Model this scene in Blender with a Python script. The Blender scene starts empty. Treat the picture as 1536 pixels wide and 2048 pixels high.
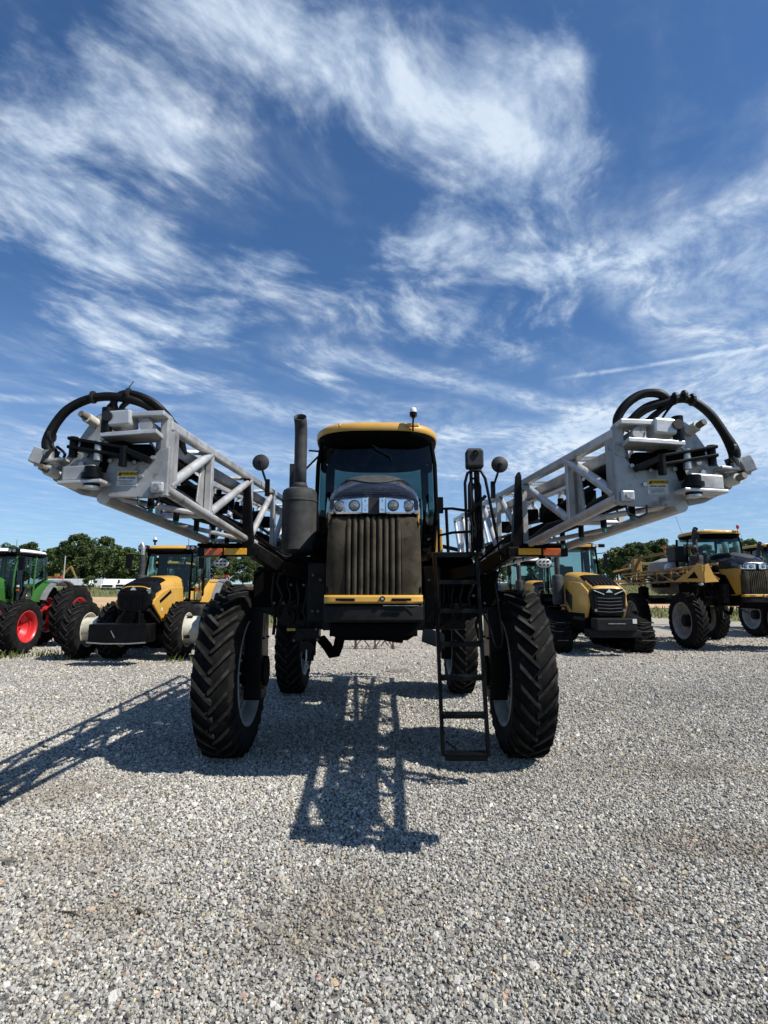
import bpy, math, random
import numpy as np
from mathutils import Vector, Matrix, Euler
R = math.radians
random.seed(7); rng = np.random.default_rng(7)
sc = bpy.context.scene
COL = sc.collection

# ------------------------------------------------------------------ camera
cd = bpy.data.cameras.new('camera'); cam = bpy.data.objects.new('camera', cd); COL.objects.link(cam)
cd.sensor_fit = 'HORIZONTAL'; cd.sensor_width = 36.0; cd.lens = 1100/1536*36.0
cd.clip_start = 0.05; cd.clip_end = 4000
cam.location = (0, 0, 1.8); cam.rotation_euler = (R(90+8.48), 0, 0)
sc.camera = cam
sc.render.resolution_x = 768; sc.render.resolution_y = 1024
sc.view_settings.view_transform = 'Standard'; sc.view_settings.look = 'None'
sc.view_settings.exposure = 0.4; sc.view_settings.gamma = 1.0
sc.view_settings.use_curve_mapping = False

# ------------------------------------------------------------------ sun
SUNV = Vector((0.77, -0.34, 1.0)).normalized()
EL = math.asin(SUNV.z); AZ = math.atan2(SUNV.x, SUNV.y)
sl = bpy.data.lights.new('sun', 'SUN'); sl.energy = 5.0; sl.angle = R(0.53); sl.color = (1.0, 0.955, 0.89)
so = bpy.data.objects.new('sun', sl); COL.objects.link(so)
so.rotation_euler = SUNV.to_track_quat('Z', 'Y').to_euler(); so.location = (20, -8, 30)

# ------------------------------------------------------------------ world: sky with clouds at a real height
class NT:
    def __init__(s, tree): s.t = tree; s.n = tree.nodes; s.l = tree.links
    def node(s, typ, **kw):
        n = s.n.new(typ)
        for k, v in kw.items(): setattr(n, k, v)
        return n
    def put(s, sock, v):
        if isinstance(v, bpy.types.NodeSocket): s.l.new(v, sock)
        else: sock.default_value = v
    def m(s, op, a, b=None, c=None, clamp=False):
        n = s.n.new('ShaderNodeMath'); n.operation = op; n.use_clamp = clamp
        s.put(n.inputs[0], a)
        if b is not None: s.put(n.inputs[1], b)
        if c is not None: s.put(n.inputs[2], c)
        return n.outputs[0]
    def vm(s, op, a, b=None):
        n = s.n.new('ShaderNodeVectorMath'); n.operation = op
        s.put(n.inputs[0], a)
        if b is not None: s.put(n.inputs[1], b)
        return n.outputs[1] if op in ('LENGTH', 'DISTANCE', 'DOT_PRODUCT') else n.outputs[0]
    def noise(s, vec, scale, detail=4, rough=.5, dist=0., w=None):
        n = s.n.new('ShaderNodeTexNoise')
        s.put(n.inputs['Vector'], vec); n.inputs['Scale'].default_value = scale
        n.inputs['Detail'].default_value = detail; n.inputs['Roughness'].default_value = rough
        n.inputs['Distortion'].default_value = dist
        return n
    def mix(s, fac, a, b, typ='MIX'):
        n = s.n.new('ShaderNodeMix'); n.data_type = 'RGBA'; n.blend_type = typ
        s.put(n.inputs[0], fac); s.put(n.inputs[6], a); s.put(n.inputs[7], b)
        return n.outputs[2]
    def rng(s, v, a, b, c=0., d=1., typ='SMOOTHSTEP'):
        n = s.n.new('ShaderNodeMapRange'); n.interpolation_type = typ
        s.put(n.inputs[0], v)
        for i, q in enumerate((a, b, c, d)): s.put(n.inputs[1+i], q)
        return n.outputs[0]
def c4(c): return (c[0], c[1], c[2], 1.0)

world = bpy.data.worlds.new('World'); sc.world = world; world.use_nodes = True
w = NT(world.node_tree); w.n.clear()
sky = w.node('ShaderNodeTexSky', sky_type='NISHITA'); sky.sun_disc = False
sky.sun_elevation = EL; sky.sun_rotation = AZ
sky.air_density = 1.0; sky.dust_density = 0.35; sky.ozone_density = 2.6; sky.altitude = 200
geo = w.node('ShaderNodeTexCoord').outputs['Generated']
sep = w.node('ShaderNodeSeparateXYZ'); w.l.new(geo, sep.inputs[0])
zz = w.m('MAXIMUM', sep.outputs[2], 0.03)
cmb = w.node('ShaderNodeCombineXYZ')
w.put(cmb.inputs[0], w.m('DIVIDE', sep.outputs[0], zz)); w.put(cmb.inputs[1], w.m('DIVIDE', sep.outputs[1], zz))
Pv = cmb.outputs[0]
wn = w.noise(Pv, 1.7, 1.5, .5)
wofs = w.vm('SUBTRACT', wn.outputs['Color'], (.5, .5, .5))
Pw = w.vm('ADD', Pv, w.vm('MULTIPLY', wofs, (.34, .34, 0)))
Ps = w.vm('ADD', Pv, w.vm('MULTIPLY', wofs, (.10, .10, 0)))
# cloud fields: (x, y) per unit height of the cloud layer, reach, weight
blobs = [(-.66,.96,.30,1),(-.48,1.11,.24,.9),(-.36,.78,.26,1),(-.14,.91,.27,1),(.06,.99,.25,1),(.26,1.14,.29,1),(.40,1.24,.24,.9),(.29,.92,.20,.9),
 (.10,1.42,.26,1),(.34,1.52,.26,.8),(.54,1.61,.22,1),(-.85,1.18,.30,1),(-.90,1.50,.34,1),(-.70,1.45,.30,1),(-1.0,1.95,.40,1),(-.64,1.98,.28,1),
 (-1.1,2.40,.50,1),(-.30,1.52,.20,.8),(-.28,2.42,.20,.8),(.1,1.80,.45,.65),(.5,1.95,.45,.6),(.95,1.66,.36,.45),(-.40,1.72,.40,.6),(-1.4,1.2,.6,.9),(0,.45,.5,.8)]
mask = None
for bx_, by_, br_, bw_ in blobs:
    g = w.rng(w.vm('DISTANCE', Pw, (bx_, by_, 0)), br_, 0., 0., bw_)
    mask = g if mask is None else w.m('ADD', mask, g)
mask = w.m('MINIMUM', mask, 1.1)
mp = w.node('ShaderNodeMapping'); mp.inputs['Rotation'].default_value = (0, 0, R(-56))
w.l.new(Pw, mp.inputs[0]); Pm = w.vm('MULTIPLY', mp.outputs[0], (.80, 1.25, 1.))   # cirrus drawn out along the wind
n1 = w.noise(Pm, 2.8, 5, .56).outputs['Fac']
n2 = w.noise(Pm, 10.5, 5, .62).outputs['Fac']
tex = w.m('ADD', w.m('MULTIPLY', n1, .60), w.m('MULTIPLY', n2, .40))
dens = w.rng(w.m('ADD', tex, w.m('MULTIPLY', mask, .27)), .56, .98)
veil = w.m('MULTIPLY', w.rng(w.m('ADD', w.m('MULTIPLY', n1, .8), w.m('MULTIPLY', n2, .2)), .42, .76), .22)
dens = w.m('ADD', w.m('MULTIPLY', dens, .95), veil)
st = None
for x0, y0, x1, y1, wd, amp in [(.50,1.40,1.8,2.55,.20,.50),(-.4,2.08,1.7,3.30,.17,.55),(.9,2.44,2.4,1.75,.040,.55),(.66,1.62,1.15,1.05,.13,.40),(-2.4,2.62,-1.0,2.9,.09,.45),
          (-.9,2.75,.6,3.6,.30,.45),(.75,1.30,2.6,2.9,.40,.34),(.95,1.55,2.4,1.9,.22,.25),(.3,3.3,3.2,3.6,.45,.50),(-3,3.6,2.,4.6,.8,.38),(1.0,3.3,6.0,4.4,1.6,.95),(.25,2.14,.33,1.72,.05,.3)]:
    dx, dy = x1-x0, y1-y0; L = math.hypot(dx, dy); ux, uy = dx/L, dy/L
    al_ = w.m('ABSOLUTE', w.m('SUBTRACT', w.vm('DOT_PRODUCT', Ps, (ux, uy, 0)), x0*ux+y0*uy+L/2))
    ac_ = w.m('ABSOLUTE', w.m('SUBTRACT', w.vm('DOT_PRODUCT', Ps, (-uy, ux, 0)), -x0*uy+y0*ux))
    g = w.m('MULTIPLY', w.rng(al_, L/2+.18, L/2-.2), w.rng(ac_, wd, 0., 0., amp))
    st = g if st is None else w.m('ADD', st, g)
dens = w.m('MULTIPLY_ADD', st, w.rng(n2, .28, .66, .35, 1.), dens)
dens = w.m('MINIMUM', w.m('MAXIMUM', dens, 0.), .93)
# clouds thin out into the pale air towards the horizon
hz = w.rng(sep.outputs[2], 0.02, 0.30)
dens = w.m('MULTIPLY', dens, w.m('ADD', w.m('MULTIPLY', hz, .75), .25))
dens = w.m('ADD', dens, w.rng(sep.outputs[2], .50, .0, 0., .33))
skyc = w.vm('MULTIPLY', sky.outputs[0], (.60, .86, 1.10))
cloudc = w.mix(w.rng(tex, .4, .75), c4((4.9, 6.2, 8.0)), c4((7.4, 8.2, 9.0)))
final = w.mix(dens, skyc, cloudc)
bg = w.node('ShaderNodeBackground'); w.l.new(final, bg.inputs[0]); bg.inputs[1].default_value = .085
ow = w.node('ShaderNodeOutputWorld'); w.l.new(bg.outputs[0], ow.inputs[0])

# ------------------------------------------------------------------ materials
def pmat(name, c1, c2=None, scale=6., lo=.4, hi=.62, rough=.5, rough2=None, metal=0., bump=0., bscale=60., detail=5, coat=0., spec=.5, emit=None, c3=None, s3=30., lo3=.6, hi3=.7):
    m = bpy.data.materials.new(name); m.use_nodes = True
    t = NT(m.node_tree); b = t.n['Principled BSDF']
    co = t.node('ShaderNodeTexCoord').outputs['Object']
    b.inputs['Roughness'].default_value = rough; b.inputs['Metallic'].default_value = metal
    b.inputs['Specular IOR Level'].default_value = spec
    b.inputs['Coat Weight'].default_value = coat; b.inputs['Coat Roughness'].default_value = .08
    if c2 is None: b.inputs['Base Color'].default_value = c4(c1)
    else:
        nz = t.noise(co, scale, detail, .6).outputs['Fac']
        f = t.rng(nz, lo, hi); col = t.mix(f, c4(c1), c4(c2))
        if c3 is not None:
            f3 = t.rng(t.noise(co, s3, 4, .6).outputs['Fac'], lo3, hi3); col = t.mix(f3, col, c4(c3))
        t.l.new(col, b.inputs['Base Color'])
        if rough2 is not None: t.l.new(t.rng(f, 0, 1, rough, rough2, 'LINEAR'), b.inputs['Roughness'])
    if bump:
        bn = t.node('ShaderNodeBump'); bn.inputs['Strength'].default_value = bump; bn.inputs['Distance'].default_value = .01
        t.l.new(t.noise(co, bscale, 4, .6).outputs['Fac'], bn.inputs['Height']); t.l.new(bn.outputs[0], b.inputs['Normal'])
    if emit: b.inputs['Emission Color'].default_value = c4(emit[:3]); b.inputs['Emission Strength'].default_value = emit[3]
    return m
def glassmat(name, tint, ior=1.45, rough=.02):
    m = bpy.data.materials.new(name); m.use_nodes = True; t = NT(m.node_tree); t.n.clear()
    tr = t.node('ShaderNodeBsdfTransparent'); tr.inputs[0].default_value = c4(tint)
    gl = t.node('ShaderNodeBsdfGlossy'); gl.inputs['Roughness'].default_value = rough; gl.inputs[0].default_value = (.9, .95, .95, 1)
    fr = t.node('ShaderNodeFresnel'); fr.inputs[0].default_value = ior
    mx = t.node('ShaderNodeMixShader'); t.l.new(fr.outputs[0], mx.inputs[0]); t.l.new(tr.outputs[0], mx.inputs[1]); t.l.new(gl.outputs[0], mx.inputs[2])
    o = t.node('ShaderNodeOutputMaterial'); t.l.new(mx.outputs[0], o.inputs[0]); return m
M = {}
M['black'] = pmat('black_paint', (.002,.002,.0022), (.0045,.0043,.004), 5, .45, .75, rough=.36, rough2=.6, spec=.16, c3=(.012,.011,.010), s3=14, lo3=.70, hi3=.86)
M['blackdull'] = pmat('black_dull', (.0018,.0018,.0018), (.004,.0038,.0035), 7, rough=.75, rough2=.9, spec=.06)
M['hood'] = pmat('hood_black_gloss', (.004,.004,.007), (.007,.007,.009), 9, .5, .7, rough=.22, rough2=.45, coat=.4, spec=.4, c3=(.030,.027,.024), s3=22, lo3=.60, hi3=.78)
M['dusthood'] = pmat('dusty_black_panel', (.020,.020,.020), (.042,.039,.035), 12, .35, .65, rough=.75, bump=.3, bscale=180)
M['muffler'] = pmat('muffler_grey', (.030,.031,.032), (.055,.055,.053), 6, .35, .7, rough=.65, spec=.2, bump=.12, bscale=25, c3=(.016,.016,.016), s3=9, lo3=.60, hi3=.72)
M['grille'] = pmat('grille_dust', (.032,.027,.019), (.072,.060,.041), 4, .35, .68, rough=.88, spec=.15, bump=.2, bscale=150, c3=(.014,.0125,.010), s3=11, lo3=.52, hi3=.78)
M['yellow'] = pmat('yellow_paint', (.55,.305,.048), (.47,.265,.046), 3, .4, .7, rough=.38, rough2=.55, coat=.2, c3=(.25,.165,.06), s3=11, lo3=.60, hi3=.8)
M['yellowold'] = pmat('yellow_steel', (.34,.19,.04), (.24,.14,.04), 4, .4, .6, rough=.6, c3=(.09,.058,.028), s3=9, lo3=.54, hi3=.68)
M['bumper'] = pmat('bumper_grey', (.008,.0084,.009), (.013,.013,.013), 8, rough=.65, spec=.15, c3=(.028,.025,.022), s3=18, lo3=.66, hi3=.84)
M['alu'] = pmat('galvanised_aluminium', (.46,.455,.44), (.58,.575,.56), 5, .3, .7, rough=.36, rough2=.52, metal=.55, bump=.06, bscale=35, c3=(.29,.285,.27), s3=11, lo3=.56, hi3=.76)
M['cast'] = pmat('cast_aluminium_plate', (.27,.268,.26), (.40,.395,.38), 6, .32, .68, rough=.45, rough2=.6, metal=.45, bump=.09, bscale=55, c3=(.14,.135,.125), s3=9, lo3=.55, hi3=.76)
M['dullbolt'] = pmat('dull_bolt', (.10,.10,.095), (.05,.05,.047), 30, rough=.5, metal=.5)
M['steel'] = pmat('zinc_steel', (.5,.49,.45), (.36,.35,.33), 20, rough=.4, metal=.85)
M['chrome'] = pmat('chrome', (.78,.79,.80), (.60,.60,.60), 12, .5, .7, rough=.12, rough2=.3, metal=1.0)
M['rubber'] = pmat('tyre_rubber', (.007,.007,.007), (.015,.0145,.0135), 6, .38, .66, rough=.82, rough2=.92, spec=.10, bump=.2, bscale=90, c3=(.032,.030,.026), s3=13, lo3=.60, hi3=.80)
M['lugtop'] = pmat('tyre_lug_dusty', (.014,.0137,.0125), (.046,.0435,.0385), 6, .38, .68, rough=.9, spec=.1, bump=.3, bscale=110, c3=(.11,.10,.088), s3=15, lo3=.62, hi3=.80)
M['hose'] = pmat('black_hose', (.003,.003,.003), (.007,.0066,.006), 12, rough=.5, spec=.2)
M['rimgrey'] = pmat('rim_grey', (.30,.31,.30), (.22,.22,.21), 5, .4, .6, rough=.5, c3=(.12,.11,.10), s3=8, lo3=.58, hi3=.75)
M['rimred'] = pmat('rim_red', (.52,.020,.022), (.42,.018,.02), 4, rough=.4, coat=.2)
M['rimwhite'] = pmat('rim_white', (.56,.54,.46), (.46,.43,.35), 5, rough=.45, c3=(.25,.22,.17), s3=9, lo3=.62, hi3=.78)
M['green'] = pmat('green_paint', (.032,.125,.018), (.028,.105,.016), 3, rough=.4, coat=.2)
M['white'] = pmat('white_paint', (.78,.78,.77), (.70,.70,.68), 4, rough=.4)
M['grey'] = pmat('grey_plastic', (.14,.145,.15), (.18,.18,.185), 6, rough=.5)
M['dgrey'] = pmat('dark_grey_plastic', (.016,.0165,.017), (.026,.026,.026), 6, rough=.6, spec=.35)
M['glass'] = glassmat('cab_glass', (.55,.68,.66))
M['glassd'] = glassmat('cab_glass_dark', (.26,.37,.37), 1.38)
M['lampglass'] = pmat('lamp_lens', (.55,.56,.56), (.38,.39,.39), 60, rough=.15, coat=.5)
M['lampdark'] = pmat('lamp_reflector', (.16,.16,.155), (.40,.40,.38), 90, .4, .6, rough=.12, metal=.7)
M['clear'] = pmat('clear_lens', (.68,.70,.72), rough=.08, coat=.6)
M['amber'] = pmat('amber_lens', (.40,.075,.008), (.30,.05,.006), 14, rough=.25, coat=.4)
M['yrefl'] = pmat('yellow_reflector', (.72,.36,.015), (.62,.30,.012), 30, rough=.3, coat=.3)
M['redlens'] = pmat('red_lens', (.50,.015,.012), rough=.2, coat=.4)
M['seat'] = pmat('seat_fabric', (.035,.036,.04), (.05,.05,.055), 40, rough=.9)
M['rust'] = pmat('rusty_steel', (.10,.045,.03), (.06,.03,.022), 10, rough=.8)
M['warny'] = pmat('warning_yellow', (.70,.42,.015), rough=.5)
M['paper'] = pmat('label_white', (.62,.62,.58), (.5,.49,.45), 25, rough=.55)
M['ink'] = pmat('ink_black', (.008,.008,.008), rough=.6)
M['teal'] = pmat('teal_plastic', (.02,.16,.17), rough=.5)
M['bark'] = pmat('bark', (.09,.065,.045), (.05,.038,.028), 8, rough=.9)
M['pole'] = pmat('weathered_pole', (.34,.32,.28), (.26,.24,.21), 6, rough=.85)
M['iron'] = pmat('cast_iron', (.11,.095,.075), (.16,.14,.11), 10, rough=.85)
M['trailer'] = pmat('trailer_white', (.74,.75,.76), (.66,.67,.68), 2, rough=.5)
M['tank'] = pmat('tank_poly', (.20,.19,.17), (.26,.25,.22), 3, rough=.5)
def leafmat(name, ca, cb):
    m = bpy.data.materials.new(name); m.use_nodes = True; t = NT(m.node_tree); b = t.n['Principled BSDF']
    g = t.node('ShaderNodeNewGeometry'); o = t.node('ShaderNodeObjectInfo')
    f = t.m('ADD', t.m('MULTIPLY', g.outputs['Random Per Island'], .75), t.m('MULTIPLY', o.outputs['Random'], .25))
    t.l.new(t.mix(f, c4(ca), c4(cb)), b.inputs['Base Color']); b.inputs['Roughness'].default_value = .65
    b.inputs['Specular IOR Level'].default_value = .25
    tr = t.node('ShaderNodeBsdfTranslucent'); t.l.new(t.mix(f, c4(ca), c4(cb)), tr.inputs[0])
    mx = t.node('ShaderNodeMixShader'); mx.inputs[0].default_value = .28
    t.l.new(b.outputs[0], mx.inputs[1]); t.l.new(tr.outputs[0], mx.inputs[2])
    t.l.new(mx.outputs[0], t.n['Material Output'].inputs[0]); return m
M['leaf'] = leafmat('leaf_green', (.052,.082,.024), (.135,.175,.052))
M['leafd'] = leafmat('leaf_dark_green', (.038,.064,.022), (.098,.135,.044))
M['weed'] = leafmat('weed_green', (.06,.10,.02), (.20,.21,.07))
M['grassb'] = leafmat('grass_blades', (.10,.12,.035), (.27,.25,.11))

# ------------------------------------------------------------------ mesh builder
class MB:
    def __init__(s): s.v = []; s.f = []
    def add(s, vs, fs):
        o = len(s.v); s.v += [tuple(p) for p in vs]; s.f += [tuple(i+o for i in q) for q in fs]; return s
    def box(s, c, sz, rot=None, taper=1.0, shear=0.):
        x, y, z = sz[0]/2, sz[1]/2, sz[2]/2; vs = []
        for k in (-1, 1):
            t = taper if k > 0 else 1.0
            for a, b in ((-1,-1),(1,-1),(1,1),(-1,1)): vs.append(Vector((a*x*t, b*y*t + (shear if k > 0 else 0), k*z)))
        if rot: m = Euler(rot).to_matrix(); vs = [m @ p for p in vs]
        vs = [p+Vector(c) for p in vs]
        return s.add(vs, [(3,2,1,0),(4,5,6,7),(0,1,5,4),(1,2,6,5),(2,3,7,6),(3,0,4,7)])
    def bar(s, p0, p1, wd, ht, up=(0,0,1)):
        p0, p1 = Vector(p0), Vector(p1); d = (p1-p0).normalized(); u = Vector(up)
        if abs(d.dot(u)) > .98: u = Vector((0,1,0))
        r = d.cross(u).normalized(); u = r.cross(d).normalized(); vs = []
        for p in (p0, p1):
            for a, b in ((-1,-1),(1,-1),(1,1),(-1,1)): vs.append(p + r*(a*wd/2) + u*(b*ht/2))
        return s.add(vs, [(0,1,2,3),(7,6,5,4),(4,5,1,0),(5,6,2,1),(6,7,3,2),(7,4,0,3)])
    def tube(s, pts, r, n=10, caps=True):
        pts = [Vector(p) for p in pts]; N = len(pts)
        rs = r if isinstance(r, (list, tuple)) else [r]*N
        tang = [(pts[min(i+1,N-1)]-pts[max(i-1,0)]).normalized() for i in range(N)]
        u = tang[0].orthogonal().normalized(); vs = []
        for i in range(N):
            u = (u - tang[i]*u.dot(tang[i]))
            u = u.normalized() if u.length > 1e-6 else tang[i].orthogonal().normalized()
            b = tang[i].cross(u)
            for k in range(n):
                a = 2*math.pi*k/n; vs.append(pts[i] + (u*math.cos(a)+b*math.sin(a))*rs[i])
        fs = []
        for i in range(N-1):
            for k in range(n):
                k2 = (k+1) % n; fs.append((i*n+k, i*n+k2, (i+1)*n+k2, (i+1)*n+k))
        if caps: fs.append(tuple(range(n-1,-1,-1))); fs.append(tuple((N-1)*n+k for k in range(n)))
        return s.add(vs, fs)
    def cyl(s, p0, p1, r0, r1=None, n=16): return s.tube([p0, p1], [r0, r1 if r1 is not None else r0], n)
    def prism(s, poly, axis, a, b):
        n = len(poly); vs = []
        ar = sum(poly[i][0]*poly[(i+1)%n][1]-poly[(i+1)%n][0]*poly[i][1] for i in range(n))
        if ar < 0: poly = poly[::-1]
        for t in (a, b):
            for p in poly:
                vs.append({'x': (t,p[0],p[1]), 'y': (p[0],t,p[1]), 'z': (p[0],p[1],t)}[axis])
        fs = [tuple(range(n-1,-1,-1)), tuple(range(n,2*n))] + [(i,(i+1)%n,n+(i+1)%n,n+i) for i in range(n)]
        if axis == 'y': fs = [tuple(reversed(q)) for q in fs]
        return s.add(vs, fs)
    def lathe(s, prof, n=48, axis='x', c=(0,0,0), closed=False):
        vs = []
        for h, r in prof:
            for k in range(n):
                a = 2*math.pi*k/n; p, q = r*math.cos(a), r*math.sin(a)
                v = {'x': (h,p,q), 'y': (q,h,p), 'z': (p,q,h)}[axis]
                vs.append((v[0]+c[0], v[1]+c[1], v[2]+c[2]))
        fs = []; N = len(prof)
        for i in range(N if closed else N-1):
            j = (i+1) % N
            for k in range(n):
                k2 = (k+1) % n; fs.append((i*n+k, i*n+k2, j*n+k2, j*n+k))
        return s.add(vs, fs)
    def loft(s, rings, cap=True, closed=True):
        n = len(rings[0]); vs = [p for r in rings for p in r]; fs = []
        for i in range(len(rings)-1):
            for k in range(n if closed else n-1):
                k2 = (k+1) % n; fs.append((i*n+k, i*n+k2, (i+1)*n+k2, (i+1)*n+k))
        if cap: fs.append(tuple(range(n-1,-1,-1))); fs.append(tuple((len(rings)-1)*n+k for k in range(n)))
        return s.add(vs, fs)
    def mesh(s, name, mat=None, smooth=None):
        me = bpy.data.meshes.new(name); me.from_pydata(s.v, [], s.f); me.validate(); me.update()
        if mat: me.materials.append(M[mat] if isinstance(mat, str) else mat)
        if smooth:
            me.shade_smooth(); me.set_sharp_from_angle(angle=R(smooth))
        return me
    def build(s, name, mat, parent=None, bevel=0., smooth=None, solid=0., loc=None, seg=2):
        return put(name, s.mesh(name, mat, smooth), parent, bevel, solid, loc, seg)
def put(name, me, parent=None, bevel=0., solid=0., loc=None, seg=2):
    o = bpy.data.objects.new(name, me); COL.objects.link(o)
    if parent: o.parent = parent
    if loc: o.location = loc
    if solid:
        m = o.modifiers.new('Solidify', 'SOLIDIFY'); m.thickness = solid; m.offset = 0
    if bevel:
        m = o.modifiers.new('Bevel', 'BEVEL'); m.width = bevel; m.segments = seg; m.limit_method = 'ANGLE'; m.angle_limit = R(35)
    return o
def tag(o, label=None, cat=None, group=None, kind=None):
    if label: o['label'] = label
    if cat: o['category'] = cat
    if group: o['group'] = group
    if kind: o['kind'] = kind
    return o
def thing(name, loc, label, cat, group=None, rz=0.):
    o = bpy.data.objects.new(name, None); COL.objects.link(o); o.location = loc; o.rotation_euler = (0,0,rz)
    o.empty_display_size = .3
    return tag(o, label, cat, group)
def copy_tree(o, parent=None):
    c = o.copy(); COL.objects.link(c)
    if parent: c.parent = parent
    for ch in list(o.children): copy_tree(ch, c)
    return c
def lerp(a, b, t): return a+(b-a)*t
def interp(x, xs, ys): return float(np.interp(x, xs, ys))
def text_mesh(name, s, size, mat, bold=0.):
    cu = bpy.data.curves.new(name, 'FONT'); cu.body = s; cu.size = size; cu.align_x = 'CENTER'; cu.align_y = 'CENTER'
    cu.offset = bold; cu.extrude = .0006; cu.resolution_u = 3
    ob = bpy.data.objects.new(name, cu); COL.objects.link(ob)
    dg = bpy.context.evaluated_depsgraph_get(); me = bpy.data.meshes.new_from_object(ob.evaluated_get(dg))
    bpy.data.objects.remove(ob); me.materials.clear(); me.materials.append(M[mat]); me.name = name
    return me

# ------------------------------------------------------------------ terrain
def tz(y): return float(np.interp(y, [-60,24,34,45,65,90,130,200,3000], [0,0,.24,.74,1.66,3.0,4.1,4.4,4.4]))
def sheet(name, xs, ys, dz, mat, kind='structure', zf=tz):
    mb = MB(); nx = len(xs)
    vs = [(x, y, zf(y)+dz) for y in ys for x in xs]
    fs = [(j*nx+i, j*nx+i+1, (j+1)*nx+i+1, (j+1)*nx+i) for j in range(len(ys)-1) for i in range(nx-1)]
    mb.add(vs, fs); o = mb.build(name, mat); return tag(o, kind=kind)
def groundmat():
    m = bpy.data.materials.new('grass_ground'); m.use_nodes = True; t = NT(m.node_tree); b = t.n['Principled BSDF']
    co = t.node('ShaderNodeNewGeometry').outputs['Position']
    a = t.noise(co, .09, 6, .6).outputs['Fac']; c = t.noise(co, 1.6, 8, .7).outputs['Fac']
    col = t.mix(t.rng(a, .4, .6), c4((.115,.125,.04)), c4((.21,.195,.085)))
    col = t.mix(t.rng(c, .35, .7), col, c4((.08,.10,.03))); t.l.new(col, b.inputs['Base Color']); b.inputs['Roughness'].default_value = .95
    bn = t.node('ShaderNodeBump'); bn.inputs['Distance'].default_value = .15; t.l.new(c, bn.inputs['Height']); t.l.new(bn.outputs[0], b.inputs['Normal']); return m
def gravelmat():
    m = bpy.data.materials.new('gravel_bed'); m.use_nodes = True; t = NT(m.node_tree); b = t.n['Principled BSDF']
    co = t.node('ShaderNodeNewGeometry').outputs['Position']
    v1 = t.node('ShaderNodeTexVoronoi'); v1.inputs['Scale'].default_value = 34; t.l.new(co, v1.inputs['Vector'])
    v2 = t.node('ShaderNodeTexVoronoi'); v2.inputs['Scale'].default_value = 15; t.l.new(co, v2.inputs['Vector'])
    s1 = t.node('ShaderNodeSeparateColor'); t.l.new(v1.outputs['Color'], s1.inputs[0])
    base = t.mix(s1.outputs[0], c4((.20,.196,.184)), c4((.48,.468,.435)))
    base = t.mix(t.rng(s1.outputs[1], .90, .96), base, c4((.38,.25,.15)))
    sp = t.node('ShaderNodeSeparateXYZ'); t.l.new(co, sp.inputs[0])
    big = t.noise(co, .22, 5, .6).outputs['Fac']
    # sand and fines showing through on the trafficked ground further back
    far = t.m('MULTIPLY', t.rng(sp.outputs[1], 9., 15.), t.rng(big, .30, .55, .45, 1.))
    base = t.mix(t.m('MULTIPLY', far, .70), base, c4((.46,.395,.30)))
    med = t.noise(co, 1.3, 6, .65).outputs['Fac']
    base = t.mix(t.m('MULTIPLY', t.rng(med, .56, .78), .45), base, c4((.25,.225,.18)))
    fine = t.noise(co, 9., 6, .75).outputs['Fac']; base = t.mix(t.m('MULTIPLY', t.rng(fine, .50, .66), .55), base, c4((.20,.18,.15)))
    base = t.mix(t.m('MULTIPLY', t.rng(fine, .48, .36), .45), base, c4((.60,.56,.48)))
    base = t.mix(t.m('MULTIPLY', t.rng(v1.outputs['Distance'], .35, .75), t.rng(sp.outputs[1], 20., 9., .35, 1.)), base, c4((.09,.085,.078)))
    base = t.mix(t.rng(sp.outputs[1], 13., 6., 0., .75), base, c4((.075,.07,.062)))  # near bed darkened: shade in the gaps between loose stones put into colour
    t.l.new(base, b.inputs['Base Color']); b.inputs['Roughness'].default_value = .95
    bn = t.node('ShaderNodeBump'); bn.inputs['Distance'].default_value = .022; bn.inputs['Strength'].default_value = .8
    hgt = t.m('SUBTRACT', t.m('MULTIPLY', s1.outputs[2], .6), t.m('MULTIPLY', v1.outputs['Distance'], 1.2))
    t.l.new(hgt, bn.inputs['Height']); t.l.new(bn.outputs[0], b.inputs['Normal']); return m
def dirtmat():
    m = bpy.data.materials.new('bare_dirt'); m.use_nodes = True; t = NT(m.node_tree); b = t.n['Principled BSDF']
    co = t.node('ShaderNodeNewGeometry').outputs['Position']
    a = t.noise(co, .5, 7, .65).outputs['Fac']
    t.l.new(t.mix(t.rng(a, .35, .65), c4((.50,.32,.16)), c4((.38,.26,.14))), b.inputs['Base Color']); b.inputs['Roughness'].default_value = .95
    return m
sheet('ground', [-2500,-300,-100,-50,-25,0,25,50,100,300,2500], [-60,-10,24,28,34,40,45,55,65,78,90,110,130,200,600,3000], -.012, groundmat())
# gravel lot with an uneven far edge
mb = MB(); xs = np.arange(-60, 60.1, 1.0); edge = [31+1.6*math.sin(x*.23)+1.1*math.sin(x*.71+2)+rng.uniform(-.5,.5) + (4 if x > 3 else 0) for x in xs]
ysr = [-30,-4,4,12,20,24]
vs = []; nx = len(xs)
for j, y in enumerate(ysr): vs += [(x, y, 0) for x in xs]
for k in (.33, .66, 1.0): vs += [(x, lerp(24, e, k), tz(lerp(24, e, k))+.004) for x, e in zip(xs, edge)]
fs = [(j*nx+i, j*nx+i+1, (j+1)*nx+i+1, (j+1)*nx+i) for j in range(len(ysr)+2) for i in range(nx-1)]
tag(mb.add(vs, fs).build('gravel_lot', gravelmat()), kind='structure')
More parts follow.
